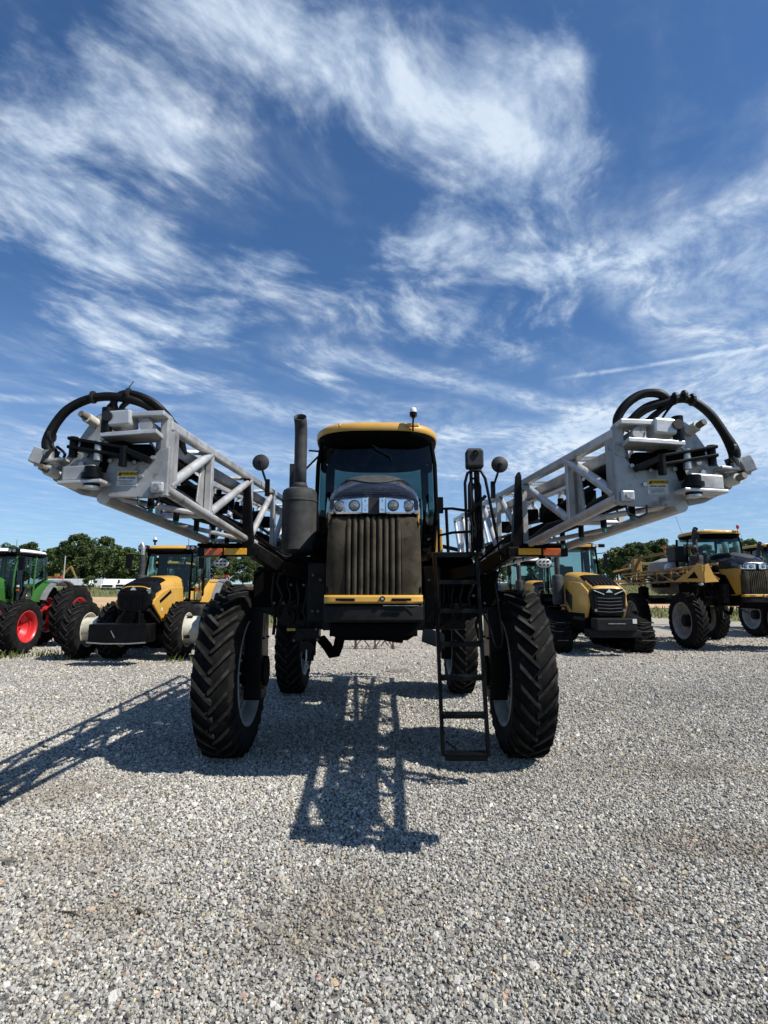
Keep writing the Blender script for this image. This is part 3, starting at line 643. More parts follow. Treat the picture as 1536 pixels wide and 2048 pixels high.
    b = MB(); b.tube([Q(.14,-.04,-.005), Q(.13,-.05,-.06), Q(.08,-.05,-.085), Q(.02,-.04,-.06), Q(.01,-.02,.0)], .007, 6); b.build('cable', 'hose', bo, smooth=50)
    return bo

# ------------------------------------------------------------------ high-clearance sprayer
HT = lambda y: interp(y, [-1.20,-1.14,-1.05,-.9,-.7,-.45,-.1,.3,.55], [2.76,2.83,2.90,2.99,3.07,3.13,3.18,3.20,3.20])
HW = lambda y: interp(y, [-1.20,-1.0,-.5,.55], [.435,.462,.475,.485])
def hood_z(x, y): return 2.70+(HT(y)-2.70)*(max(0., 1-abs(x/HW(y))**2.7))**(1/2.7)
def sprayer(loc, label, main=True, group=None):
    rt = thing('crop_sprayer', loc, label, 'sprayer', group)
    W_ = [(-1.63,0),(1.64,0),(-1.56,3.95),(1.50,3.95)]
    for i, (x, y) in enumerate(W_):
        s = -1 if x < 0 else 1
        wheel(rt, (x,y,.925), .925, .435, .585, 29, 'rimgrey', -s*.10, lug=.05, spin=.05*i)
        b = MB(); b.prism([(y-.15,.62),(y+.15,.62),(y+.19,1.15),(y+.17,1.74),(y-.17,1.74),(y-.19,1.15)], 'x', x-s*.35, x-s*.15); leg = b.build('wheel_leg', 'black', rt, bevel=.02)
        for a, c in ((-.1,.75),(.1,.75),(-.12,1.05),(.12,1.05),(-.12,1.3),(.12,1.3)):
            b = MB(); b.cyl((x-s*.35,y+a,c), (x-s*.368,y+a,c), .014, n=6); b.build('bolt', 'bumper', leg)
        b = MB(); b.cyl((x-s*.38,y,.925), (x-s*.10,y,.925), .17, n=24); b.build('drive_motor', 'blackdull', rt, smooth=40)
        b = MB(); b.cyl((x-s*.02,y,.925), (x+s*.12,y,.925), .20, n=28); b.cyl((x+s*.12,y,.925), (x+s*.16,y,.925), .13, n=24); b.build('hub_cover', 'bumper', rt, smooth=40)
        b = MB(); b.box((x-s*.36,y,1.86), (.26,.40,.42)); b.cyl((x-s*.36,y,1.95), (x-s*.36,y,2.12), .13, n=18); b.build('suspension_tower', 'blackdull', rt, bevel=.02)
        b = MB(); b.bar((x-s*.26,y-.1,1.70), (x-s*.85,y-.1,1.48), .16, .14); b.bar((x-s*.26,y+.12,1.70), (x-s*.85,y+.12,1.48), .16, .14); b.build('axle_arm', 'black', rt, bevel=.012)
    for y in (0, 3.95):
        b = MB(); b.box((0,y,1.52), (2.05,.34,.24)); b.build('axle_beam', 'black', rt, bevel=.015)
    for s in (-1, 1):
        b = MB(); b.box((s*.44,2.2,1.60), (.12,6.6,.30)); b.build('frame_rail', 'black', rt, bevel=.012)
    b = MB(); b.box((0,.2,1.56), (.78,2.3,.26)); b.build('belly_plate', 'blackdull', rt)
    b = MB(); b.box((0,-.30,2.12), (.86,1.62,1.12)); b.build('engine_bay', 'blackdull', rt)
    b = MB(); b.box((0,-1.02,1.46), (.84,.36,.12)); b.prism([(-.40,1.40),(.40,1.40),(.33,1.355),(-.33,1.355)],'y',-1.1,-.7); b.build('lower_crossmember', 'blackdull', rt, bevel=.01)
    # hood
    b = MB(); rings = []
    for y in (-1.20,-1.17,-1.14,-1.05,-.9,-.7,-.45,-.1,.3,.55):
        ring = [(-HW(y),y,2.62)]
        for i in range(25):
            a = math.pi*(1-i/24); x = HW(y)*math.copysign(abs(math.cos(a))**(2/2.7), math.cos(a)); ring.append((x, y, 2.70+(HT(y)-2.70)*abs(math.sin(a))**(2/2.7)))
        ring.append((HW(y),y,2.62)); rings.append(ring)
    b.loft(rings); hood = b.build('hood', 'hood', rt, smooth=50)
    b = MB(); vs = []; n = 14
    for j in range(n+1):
        for i in range(n+1):
            u, v = 2*i/n-1, 2*j/n-1; x = .31*u*math.sqrt(1-v*v/2); y = -.60+.40*v*math.sqrt(1-u*u/2)
            vs.append((x, y, hood_z(x, y)+.004))
    b.add(vs, [(j*(n+1)+i, j*(n+1)+i+1, (j+1)*(n+1)+i+1, (j+1)*(n+1)+i) for j in range(n) for i in range(n)]); b.build('hood_screen', 'dusthood', hood, smooth=60)
    b = MB(); rimp = [(.315*math.cos(2*math.pi*k/40), -.60+.405*math.sin(2*math.pi*k/40)) for k in range(41)]
    b.tube([(x, y, hood_z(x, y)+.004) for x, y in rimp], .006, 6, caps=False); b.build('hood_screen_seal', 'ink', hood)
    # yellow side panels with dark openings
    for s in (-1, 1):
        b = MB(); x = s*.455
        b.prism([(-1.16,1.82),(-.2,1.60),(.55,1.72),(.55,2.20),(.62,2.66),(-.2,2.72),(-1.14,2.66)], 'x', x-s*.03, x); sp_ = b.build('side_panel', 'yellow', rt, bevel=.012)
        b = MB(); b.prism([(-.80,1.80),(.45,1.70),(.48,2.15),(.20,2.52),(-.35,2.42)], 'x', x, x+s*.006); b.build('side_vent', 'blackdull', sp_)
        b = MB(); b.prism([(-.1,2.50),(.35,2.42),(.50,2.60),(.05,2.66)], 'x', x, x+s*.006); b.build('side_vent', 'blackdull', sp_)
    # grille
    b = MB(); b.box((0,-1.16,2.15), (.60,.08,.78)); gr = b.build('grille', 'ink', rt)
    for s in (-1, 1):
        b = MB(); pr = [(.265,-1.275),(.34,-1.272),(.40,-1.255),(.435,-1.22),(.452,-1.16),(.452,-1.10),(.265,-1.10)]
        rings = [[(s*x*k2, y+dy, z) for x, y in pr] for z, dy, k2 in ((1.79,.02,1.03),(2.0,0,1.03),(2.3,.0,1.015),(2.48,.02,1.0),(2.535,.05,.985),(2.56,.10,.97))]
        if s < 0: rings = [r[::-1] for r in rings]
        b.loft([r[::-1] for r in rings]); b.build('grille_cheek', 'grille', gr, smooth=40)
    for i in range(9):
        x = (i-4)*.0605
        b = MB(); path = [(x,-1.255,1.79),(x,-1.27,1.9),(x,-1.272,2.1),(x,-1.268,2.3),(x,-1.255,2.44),(x,-1.235,2.505),(x,-1.19,2.545),(x,-1.13,2.56)]
        b.tube(path, .0225, 10); b.build('grille_rib', 'grille', gr, smooth=60)
    # headlight band
    def bandy(x): return -1.215 + .10*(abs(x)/.45)**3
    for s in (-1, 1):
        b = MB(); rings = []
        for x in (.118,.16,.22,.28,.34,.39,.425,.448):
            y = bandy(x); zt = 2.735-.018*(x/.45)**2; zb_ = 2.572+.012*(x/.45)**3
            rings.append([(s*x,y-.045,zb_),(s*x,y-.055,zb_+.012),(s*x,y-.050,zt-.015),(s*x,y-.03,zt),(s*x,y+.06,zt),(s*x,y+.06,zb_)])
        if s > 0: rings = [r[::-1] for r in rings]
        b.loft(rings); bz = b.build('headlight_bezel', 'chrome', rt, smooth=30)
        b = MB(); b.box((s*.083,-1.245,2.653), (.062,.06,.155)); b.build('bezel_end_block', 'chrome', bz, bevel=.006)
        for dz_ in (-.045, .045):
            b = MB(); b.cyl((s*.083,-1.276,2.653+dz_), (s*.083,-1.284,2.653+dz_), .010, n=8); b.build('bolt', 'steel', bz)
        for x in (.19, .335):
            y = bandy(x)-.052
            b = MB(); b.cyl((s*x,y+.02,2.652), (s*x,y-.012,2.652), .056, n=28); hl = b.build('headlamp_ring', 'ink', bz, smooth=40)
            b = MB(); b.lathe([(y-.013,.046),(y-.020,.03),(y-.023,.001)], 24, 'y', c=(s*x,0,2.652)); b.build('headlamp_lens', 'lampdark', bz, smooth=40)
    b = MB(); b.box((0,-1.20,2.653), (.10,.06,.16)); b.build('badge_recess', 'ink', rt)
    # chin bar and bumper
    b = MB(); rings = []
    for x in (-.47,-.45,-.40,-.2,0,.2,.40,.45,.47):
        k = (abs(x)/.47)**6*.06
        rings.append([(x,-1.30+k,1.712),(x,-1.315+k,1.73),(x,-1.31+k,1.772),(x,-1.29+k,1.79),(x,-1.10,1.79),(x,-1.10,1.712)])
    b.loft([r[::-1] for r in rings]); cb = b.build('chin_bar', 'yellow', rt, smooth=30)
    for s in (-1, 1):
        b = MB(); b.box((s*.265,-1.316,1.748), (.185,.014,.026)); b.build('chin_slot', 'ink', cb, bevel=.006)
        b = MB(); b.cyl((s*.18,-1.335,1.748), (s*.35,-1.335,1.748), .008, n=8); b.build('pull_handle', 'black', cb)
    b = MB(); b.cyl((.085,-1.30,1.755), (.085,-1.325,1.755), .026, n=20); b.build('hood_latch', 'black', cb, smooth=40)
    b = MB(); b.cyl((.085,-1.325,1.755), (.085,-1.331,1.755), .014, n=12); b.build('latch_key', 'steel', cb, smooth=40)
    b = MB(); rings = []
    for x in (-.475,-.45,-.3,0,.3,.45,.475):
        k = (abs(x)/.475)**6*.07
        rings.append([(x,-1.27+k,1.535),(x,-1.29+k,1.56),(x,-1.29+k,1.68),(x,-1.27+k,1.70),(x,-1.0,1.70),(x,-1.0,1.535)])
    b.loft([r[::-1] for r in rings]); bp = b.build('front_bumper', 'bumper', rt, smooth=30)
    b = MB(); b.box((.26,-1.297,1.692), (.34,.01,.006)); b.build('bumper_trim', 'steel', bp)
    # cab
    cab_l = [(-.735,.62,2.22),(-.785,.56,2.9),(-.775,.60,3.5),(-.735,.66,3.82)]
    b = MB()
    for s in (-1, 1):
        b.tube([(-s*p[0],p[1],p[2]) for p in cab_l], .028, 8)
        b.tube([(s*.70,2.02,2.22),(s*.76,2.06,3.0),(s*.72,2.0,3.82)], .045, 8)
        b.bar((s*.735,.6,2.2), (s*.72,2.05,2.2), .07, .10)
        b.tube([(s*.775,1.25,2.22),(s*.795,1.25,2.9),(s*.745,1.25,3.82)], .022, 8)
    b.bar((-.735,.62,2.2), (.735,.62,2.2), .08, .10); b.bar((-.72,2.03,2.2), (.72,2.03,2.2), .08, .1)
    cab = b.build('cab', 'blackdull', rt, smooth=50)
    gm = 'glassd' if main else 'glass'
    b = MB(); vs = []; nx, nz = 12, 8; zs = np.linspace(2.24, 3.82, nz+1)
    for z in zs:
        hw = interp(z, [2.24,2.9,3.5,3.82], [.735,.785,.775,.735]); y0 = interp(z, [2.24,2.9,3.5,3.82], [.62,.56,.60,.66])
        for i in range(nx+1):
            u = 2*i/nx-1; vs.append((hw*u, y0-.16*(1-u*u), z))
    b.add(vs, [(j*(nx+1)+i, j*(nx+1)+i+1, (j+1)*(nx+1)+i+1, (j+1)*(nx+1)+i) for j in range(nz) for i in range(nx)])
    b.build('windshield', gm, cab, smooth=60)
    for s in (-1, 1):
        for ya, yb in ((.62,1.23),(1.27,2.0)):
            c = [(s*.765,ya,2.26),(s*.755,yb,2.26),(s*.735,yb,3.80),(s*.74,ya,3.80)]
            if s < 0: c = [c[1],c[0],c[3],c[2]]
            pane('side_window', c, cab, gm, .03)
    pane('rear_window', [(.7,2.05,2.3),(-.7,2.05,2.3),(-.7,2.03,3.8),(.7,2.03,3.8)], cab, gm, .05)
    b = MB(); b.loft([sring(.76,.42,2.12,3.73), sring(.80,.32,2.14,3.80), sring(.83,.28,2.15,3.86), sring(.83,.28,2.15,3.875)]); b.build('roof_visor', 'blackdull', cab, smooth=50)
    b = MB(); b.loft([sring(.835,.275,2.16,3.877), sring(.85,.265,2.17,3.90), sring(.845,.27,2.165,3.955), sring(.81,.31,2.13,3.995), sring(.70,.42,2.0,4.015), sring(.3,.8,1.6,4.02)]); rf = b.build('cab_roof', 'yellow', cab, smooth=50)
    for s in (-1, 1):
        b = MB(); b.box((s*.47,.272,3.945), (.16 if s > 0 else .03,.03,.05), rot=(R(-12),0,0)); b.build('roof_recess', 'yellow', rf, bevel=.01)
    b = MB(); b.tube([(.47,.26,3.86),(.47,.235,3.95),(.475,.235,4.03)], .012, 8); b.box((.475,.235,4.04), (.05,.05,.02)); b.cyl((.475,.235,4.05), (.475,.235,4.10), .048, n=18); be = b.build('beacon', 'black' if main else 'redlens', rt, smooth=40)
    b = MB(); b.lathe([(4.10,.044),(4.135,.044),(4.16,.034),(4.172,.001)], 18, 'z', c=(.475,.235,0)); b.build('beacon_lens', 'clear' if main else 'redlens', be, smooth=50)
    # cab inside
    b = MB(); b.box((0,1.3,2.22), (1.40,1.40,.06)); b.build('cab_floor', 'blackdull', cab)
    b = MB(); b.box((0,1.55,2.62), (.52,.50,.16)); b.box((0,1.80,3.0), (.50,.14,.66), rot=(R(-8),0,0)); b.box((0,1.86,3.42), (.28,.10,.20)); b.box((0,1.55,2.40), (.30,.34,.30)); b.build('seat', 'seat', cab, bevel=.04)
    b = MB(); b.tube([(.0+.19*math.cos(a),1.02+.06*math.sin(a),2.98+.16*math.sin(a)) for a in np.linspace(0,2*math.pi,21)], .016, 8); b.cyl((0,.85,2.3),(0,1.0,2.95),.04); b.build('steering_wheel', 'dgrey', cab)
    b = MB(); b.box((.50,1.35,2.75), (.22,.6,.14)); b.tube([(.52,1.05,2.8),(.52,1.05,3.0)],.02,8); b.box((.50,1.35,2.45), (.10,.2,.5)); b.build('arm_console', 'dgrey', cab, bevel=.01)
    b = MB(); b.box((.52,1.05,3.05), (.20,.04,.16), rot=(0,0,R(25))); b.build('monitor', 'dgrey', cab, bevel=.01)
    b = MB(); b.tube([(-.05,.42,3.72),(.18,.43,3.58),(.20,.44,3.52)], .010, 6); b.build('wiper', 'ink', cab)
    # exhaust
    mx, my = -.975, .36
    b = MB(); b.lathe([(2.28,.001),(2.28,.17),(2.31,.205),(2.345,.222),(2.36,.218),(2.95,.218),(2.955,.225),(2.975,.225),(2.98,.218),(3.06,.218),(3.10,.205),(3.125,.17),(3.13,.001)], 40, 'z', c=(mx,my,0)); mu = b.build('muffler', 'muffler', rt, smooth=35)
    b = MB(); b.cyl((mx+.10,my,2.42), (mx+.10,my,2.36), .05)
    b.tube([(mx+.15,my-.02,2.40),(mx+.30,my-.04,2.40),(mx+.46,my-.05,2.42)], .085, 16)
    for k in range(4): b.tube([(mx+.24+k*.045,my-.03,2.405),(mx+.262+k*.045,my-.03,2.405)], .098, 16)
    b.build('exhaust_elbow', 'blackdull', mu, smooth=40)
    b = MB(); b.lathe([(3.12,.10),(3.16,.10),(3.165,.086),(3.20,.086)], 28, 'z', c=(mx,my,0)); b.tube([(mx,my,3.12),(mx,my,3.4),(mx,my,3.80),(mx,my-.012,3.90),(mx,my-.045,3.98),(mx,my-.115,4.045)], .078, 24, caps=False); stp = b.build('exhaust_stack', 'muffler', mu, smooth=40, solid=.006)
    b = MB(); b.cyl((mx,my-.03,3.955),(mx,my-.08,4.013),.070,n=24); b.build('stack_bore', 'ink', mu)
    b = MB(); b.tube([(mx+.09,my+.1,3.66),(mx+.22,my+.15,3.66)], .012, 6); b.build('stack_bracket', 'black', mu)
    # mirrors
    def rmirror(s, x, y, z):
        b = MB(); b.lathe([(y+.02,.001),(y+.02,.07),(y,.098),(y-.012,.098),(y-.02,.085),(y-.035,.03),(y-.04,.001)], 32, 'y', c=(x,0,z)); mo = b.build('round_mirror', 'dgrey', rt, smooth=45)
        b = MB(); b.tube([(x,y-.045,z+.01),(x+s*.02,y-.05,z-.07),(x+s*.075,y-.02,z-.24)], .014, 8); b.box((x+s*.085,y,z-.30), (.05,.04,.2)); b.box((x,y-.04,z), (.05,.012,.018)); b.build('mirror_arm', 'black', mo, bevel=.003)
    rmirror(1, -1.345, -.25, 3.325); rmirror(-1, 1.455, -.25, 3.30)
    b = MB(); b.box((-.93-.20,.72,3.36), (.085,.05,.36)); b.tube([(-1.12,.72,3.3),(-.78,.62,3.62)], .014, 8); b.build('cab_mirror', 'dgrey', rt, bevel=.025, seg=3)
    b = MB(); b.box((.86,.75,2.98), (.07,.05,.22)); b.tube([(.80,.75,2.98),(.9,.75,2.98)], .012, 6); b.build('cab_mirror', 'black', rt, bevel=.015)
    b = MB(); b.loft([[(1.145+hx*x, -.34+hy*y, z) for x, y in ((-1,-1),(1,-1),(1,1),(-1,1))] for z, hx, hy in ((3.225,.085,.05),(3.25,.098,.07),(3.43,.098,.07),(3.465,.075,.05))]); hm = b.build('rail_mirror', 'dgrey', rt, bevel=.025, seg=3)
    b = MB(); b.tube([(1.13,-.42,3.42),(1.16,-.43,3.42),(1.18,-.425,3.38)], .013, 8); b.build('mirror_knob', 'black', hm)
    # deck, handrails and ladder on one side
    b = MB(); b.box((.88,.35,2.235), (.62,1.7,.045)); dk = b.build('deck', 'black', rt, bevel=.008)
    b = MB(); b.box((.90,.45,1.95), (.50,1.1,.52)); b.build('step_box', 'blackdull', rt, bevel=.03)
    b = MB(); b.box((-.92,.5,1.98), (.55,1.5,.5)); b.build('battery_box', 'blackdull', rt, bevel=.03)
    b = MB(); b.box((-.62,-.35,1.82), (.20,.5,.62)); b.build('side_tool_box', 'bumper', rt, bevel=.02)
    b = MB(); b.box((.62,-.35,1.80), (.18,.5,.60)); b.build('side_tool_box', 'bumper', rt, bevel=.02)
    rails = [[(1.03,-.42,2.25),(1.02,-.42,3.05),(1.05,-.42,3.16),(1.10,-.42,3.19),(1.20,-.42,3.19),(1.25,-.42,3.10),(1.30,-.43,2.80),(1.36,-.45,2.40)],
             [(1.10,-.36,2.25),(1.10,-.36,3.24)], [(1.155,-.34,2.25),(1.155,-.34,3.24)], [(1.19,-.30,2.25),(1.19,-.30,3.2)],
             [(1.065,-.40,2.7),(1.07,-.40,3.02),(1.10,-.39,3.10),(1.16,-.38,3.12),(1.20,-.36,3.02),(1.21,-.35,2.3)],
             [(1.14,-.38,2.72),(.95,.2,2.85),(.86,1.2,3.0)], [(1.14,-.38,2.50),(.95,.2,2.55),(.88,1.2,2.62)], [(.92,.45,2.25),(.90,.45,2.89)], [(.87,1.1,2.25),(.86,1.1,2.98)],
             [(1.03,-.42,2.66),(1.25,-.42,2.9)]]
    for q in rails:
        b = MB(); b.tube(q, .017 if len(q) != 2 else .020, 8); b.build('handrail', 'black', dk, smooth=50)
    # cables bundled on the rail
    for k in range(4):
        b = MB(); b.tube([(1.08+.035*k+random.uniform(-.02,.02), -.40+.02*k, z) for z in np.linspace(2.28,3.05,7)], .014, 7); b.build('rail_cable', 'hose', dk, smooth=50)
    b = MB(); b.bar((.615,-.90,2.22), (.665,-1.0,.27), .035, .07, (0,1,0)); b.bar((1.045,-.90,2.22), (1.10,-1.0,.27), .035, .07, (0,1,0)); lad = b.build('ladder', 'black', rt, bevel=.006)
    for z in (1.93,1.645,1.32,1.0,.65,.29):
        t = (2.22-z)/1.95; xa = lerp(.62,.67,t); xb = lerp(1.04,1.095,t); y = lerp(-.90,-1.0,t)
        b = MB(); b.box(((xa+xb)/2,y-.06,z-.012), (xb-xa-.02,.012,.04)); b.box(((xa+xb)/2,y+.07,z-.012), (xb-xa-.02,.012,.04))
        for k in range(5): b.box(((xa+xb)/2,y-.035+k*.023,z), (xb-xa-.02,.010,.014))
        b.box((xa+.02,y,z-.012), (.012,.14,.05)); b.box((xb-.02,y,z-.012), (.012,.14,.05)); b.build('step', 'black', lad, bevel=.002)
    b = MB(); b.box((.88,-1.065,.255), (.40,.02,.03)); b.build('bottom_bar', 'black', lad, bevel=.004)
    b = MB(); b.tube([(.70,-.99,.40),(.80,-.95,.31)], .010, 6); b.build('ladder_brace', 'black', lad)
    b = MB(); b.bar((.80,-.80,2.2), (.80,-.30,2.2), .40, .04); b.build('ladder_mount', 'black', rt)
    b = MB(); b.tube([(1.36,-.45,2.40),(1.30,-.9,2.1),(1.22,-.95,1.89),(1.255,-.95,1.6),(1.28,-.95,1.38),(1.26,-.95,1.28),(1.22,-.95,1.27),(1.19,-.95,1.32),(1.15,-.94,1.50),(1.10,-.93,1.60),(1.0,-.90,1.64)], .010, 8); b.build('ladder_cable', 'black', rt, smooth=60)
    b = MB(); b.tube([(.625,-.96,2.18),(.635,-.98,1.9),(.645,-.97,1.3)], .011, 8); b.build('gas_strut', 'black', rt, smooth=60)
    # boom cradles
    for s, xc in ((-1, 1.33), (1, 1.50)):
        b = MB(); b.loft([[(s*(xc-.06),-.83,2.24),(s*(xc+.055),-.83,2.24),(s*(xc+.055),-.70,2.24),(s*(xc-.06),-.70,2.24)][::s], [(s*(xc+.0),-.83,3.04),(s*(xc+.06),-.83,3.04),(s*(xc+.06),-.78,3.04),(s*(xc+.0),-.78,3.04)][::s], [(s*(xc+.025),-.825,3.085),(s*(xc+.05),-.825,3.085),(s*(xc+.05),-.79,3.085),(s*(xc+.025),-.79,3.085)][::s]]); cr = b.build('boom_cradle', 'black', rt, bevel=.006)
        b = MB(); b.box((s*(xc+.20),-.78,2.235), (.62,.14,.10)); b.build('cradle_arm', 'black', cr, bevel=.01)
        b = MB(); b.bar((s*(xc+.00),-.76,2.28), (s*(xc-.30),-.5,2.08), .13, .14); b.bar((s*(xc-.30),-.5,2.08), (s*.55,-.2,1.95), .13, .14); b.bar((s*(xc-.06),-.74,2.42),(s*(xc-.34),-.3,2.16),.03,.03); b.build('cradle_arm', 'black', cr, bevel=.012)
        b = MB(); b.box((s*(xc+.28),-.76,2.305), (.46,.20,.035)); b.build('cradle_pad', 'blackdull', cr, bevel=.01)
        b = MB(); b.box((s*(xc+.11),-.856,2.235), (.235,.012,.068)); b.build('reflector', 'yrefl', cr, bevel=.004)
        b = MB(); b.box((s*(xc+.335),-.862,2.228), (.185,.03,.080)); b.build('marker_lamp', 'amber', cr, bevel=.010)
        b = MB(); b.lathe([(-.86,.001),(-.86,.078),(-.85,.088),(-.82,.085),(-.79,.05),(-.78,.001)], 28, 'y', c=(0,0,0)); lm = b.build('work_lamp', 'dgrey', cr, smooth=40, loc=(s*(xc+.25),0,2.115)); lm.scale = (1.0,1,.62)
        b = MB(); b.lathe([(-.861,.080),(-.866,.07),(-.868,.001)], 28, 'y'); ln = b.build('work_lamp_lens', 'lampglass', lm, smooth=40)
        for k in range(6):
            b = MB(); b.cyl(((k%3-1)*.04,-.864,(.03 if k < 3 else -.03)), ((k%3-1)*.04,-.872,(.03 if k < 3 else -.03)), .014, n=10); b.build('lamp_diode', 'dgrey', lm)
        b = MB(); b.box((s*(xc+.25),-.80,2.175), (.06,.04,.05)); b.build('lamp_stem', 'black', cr)
    # under the nose: steering gear, tow pin, yellow bracket, hose
    b = MB(); b.cyl((-.72,-.38,1.32), (-.72,-.38,1.14), .075, n=18); b.cyl((-.72,-.38,1.14),(-.72,-.38,1.08),.055,n=16); b.box((-.74,-.32,1.36),(.26,.2,.14)); b.cyl((-.73,-.49,1.23),(-.73,-.43,1.23),.075,n=20); b.build('steer_cylinder_mount', 'black', rt, bevel=.006)
    b = MB(); b.tube([(-.73,-.50,1.21),(-.73,-.505,1.13),(-.735,-.50,1.09)], .008, 8); b.tube([(-.725+.022*math.cos(a),-.50,1.035+.022*math.sin(a)) for a in np.linspace(0,6.28,15)], .004, 6); b.tube([(-.735,-.5,1.09),(-.727,-.5,1.06)],.003,5); b.build('lock_pin', 'steel', rt)
    b = MB(); b.box((-.80,-.24,1.405), (.38,.03,.028)); b.build('painted_bracket', 'yellow', rt)
    b = MB(); b.tube([(-.60,-.25,1.30),(-.52,-.32,1.22),(-.47,-.36,1.15),(-.43,-.37,1.16),(-.40,-.38,1.24),(-.37,-.40,1.38)], .055, 12); b.build('air_duct', 'blackdull', rt, smooth=50)
    b = MB(); b.prism([(.05,1.38),(.30,1.38),(.285,1.315),(.12,1.335)], 'y', -.95, -.55); b.build('skid_shield', 'blackdull', rt)
    b = MB(); b.box((.74,.75,1.24), (.30,.5,.02), rot=(R(18),R(20),0)); b.build('mud_flap', 'dgrey', rt)
    b = MB(); b.cyl((-1.0,-.19,1.55), (-1.0,-.26,1.55), .10, n=22); b.cyl((-1.0,-.26,1.55),(-1.0,-.28,1.55),.06,n=18); b.build('steer_hub', 'black', rt, smooth=40)
    for q in ([(-1.15,-.25,2.0),(-1.16,-.30,1.75),(-1.12,-.28,1.5),(-1.14,-.25,1.35)], [(1.15,-.25,2.0),(1.18,-.3,1.7),(1.13,-.28,1.45),(1.2,-.2,1.2)], [(-.75,-.3,1.9),(-.8,-.35,1.6),(-.7,-.33,1.4)], [(.8,-.3,1.9),(.85,-.42,1.55),(.7,-.33,1.42),(.6,-.3,1.5)]):
        b = MB(); b.tube(q, .018, 8); b.build('brake_hose', 'hose', rt, smooth=50)
    for s in (-1, 1):
        b = MB(); b.bar((s*1.05,-.22,1.66), (s*.55,-.22,1.66), .04, .05); b.build('tie_rod', 'black', rt)
    # bolts, clips and lines on the dark frame
    for (x,y,z) in [(-1.12,-.345,1.70),(-1.02,-.345,1.70),(-.94,-.345,1.90),(-.80,-.345,1.90),(-.66,-.62,1.62),(-.60,-.62,1.62),(-.66,-.62,2.0),(-.58,-.62,1.95),(.66,-.62,1.62),(.58,-.62,1.95),(.95,-.345,1.78),(1.1,-.345,1.78),(-.88,-.42,1.30),(-.62,-.43,1.31),(-.64,-.43,1.42),(-.55,-.43,1.42),(1.22,-.345,1.70)]:
        b = MB(); b.cyl((x,y+.3,z),(x,y,z),.012,n=6); b.cyl((x,y,z),(x,y-.012,z),.016,n=6); b.build('bolt','dullbolt',rt)
    for k in range(5):
        x0 = -.62-.11*k
        b = MB(); b.tube([(x0,-.22,2.05+.02*k),(x0-.03,-.36,1.92),(x0+.02*(k-2),-.40,1.78),(x0-.02,-.34,1.62),(x0,-.22,1.52)],.014+.003*(k%3),8); b.build('hydraulic_line','hose',rt,smooth=50)
        b = MB(); b.tube([(-x0,-.22,2.02+.02*k),(-x0+.03,-.36,1.90),(-x0-.02*(k-2),-.42,1.76),(-x0+.02,-.34,1.60),(-x0,-.22,1.52)],.014+.003*((k+1)%3),8); b.build('hydraulic_line','hose',rt,smooth=50)
    for s in (-1,1):
        b = MB(); b.tube([(s*.452,-1.10,2.60),(s*.47,-.6,2.665),(s*.485,.0,2.67),(s*.49,.5,2.66)],.006,6); b.build('hood_seam','ink',rt,smooth=50)
    b = MB(); b.tube([(-.36,-1.195,2.79),(-.2,-1.20,2.80),(.2,-1.20,2.80),(.36,-1.195,2.79)],.005,6); b.build('hood_seam','ink',rt,smooth=50)
    for s in (-1,1):
        for z in (1.84, 2.5):
            b = MB(); b.box((s*.452,-1.20,z),(.012,.05,.06)); b.build('grille_clip','black',rt,bevel=.003)
    b = MB(); b.tube([(-1.28,-.5,2.36),(-1.05,-.1,2.20),(-.80,.1,2.16)],.02,8); b.build('hydraulic_line','hose',rt,smooth=50)
    b = MB(); b.tube([(-1.25,-.6,2.40),(-1.08,-.2,2.27),(-.95,.1,2.24)],.012,8); b.build('hydraulic_line','hose',rt,smooth=50)
    # tank and rear frame
    b = MB(); b.loft([sring(.55,2.4,4.5,1.80), sring(.85,2.3,4.6,2.0), sring(.95,2.25,4.7,2.6), sring(.85,2.35,4.6,3.05), sring(.45,2.7,4.2,3.22)]); b.build('product_tank', 'tank' if not main else 'dgrey', rt, smooth=50)
    b = MB(); b.box((.98,2.75,2.55), (.18,.5,.65)); b.build('valve_cabinet', 'yellow', rt, bevel=.02)
    b = MB(); b.box((-1.0,2.9,2.3), (.2,1.2,.5)); b.build('rinse_tank', 'blackdull', rt, bevel=.06)
    ml = 'yellowold' if not main else 'blackdull'
    b = MB()
    for s in (-1, 1):
        b.bar((s*.6,5.3,1.5), (s*.6,5.4,3.2), .10, .14, (0,1,0)); b.bar((s*.6,5.4,2.3), (s*1.75,5.5,2.35), .12, .12); b.bar((s*.6,5.4,3.0),(s*1.75,5.5,2.75),.08,.08)
    b.bar((-.6,5.4,3.1), (.6,5.4,3.1), .12, .12); b.bar((-1.2,5.35,1.6), (1.2,5.35,1.6), .12, .12); b.build('rear_mast', ml, rt, bevel=.01)
    if not main:
        for s in (-1, 1):
            b = MB(); b.bar((s*1.3,4.6,2.3),(s*1.2,4.4,3.25),.10,.12); b.bar((s*1.2,4.4,3.25),(s*.5,3.4,3.42),.09,.10); b.bar((s*1.2,4.4,3.25),(s*1.6,4.9,2.9),.08,.08); b.box((s*1.22,4.4,3.0),(.3,.3,.45)); b.bar((s*1.5,4.0,2.2),(s*1.25,4.3,2.95),.05,.05); b.bar((s*1.7,3.4,2.3),(s*1.25,4.3,2.8),.04,.04); b.tube([(s*.5,3.4,3.4),(s*.5,3.4,3.6)],.04,8); b.build('mast_arm', 'yellowold', rt, bevel=.01)
            b = MB(); b.box((s*.5,3.4,3.63),(.12,.12,.09)); b.build('mast_lamp', 'redlens', rt, bevel=.02)
        b = MB(); b.lathe([(2.75,.16),(2.85,.15),(2.93,.09),(2.95,.001)],20,'z',c=(-1.0,2.2,0)); b.build('tank_lid','white',rt,smooth=50)
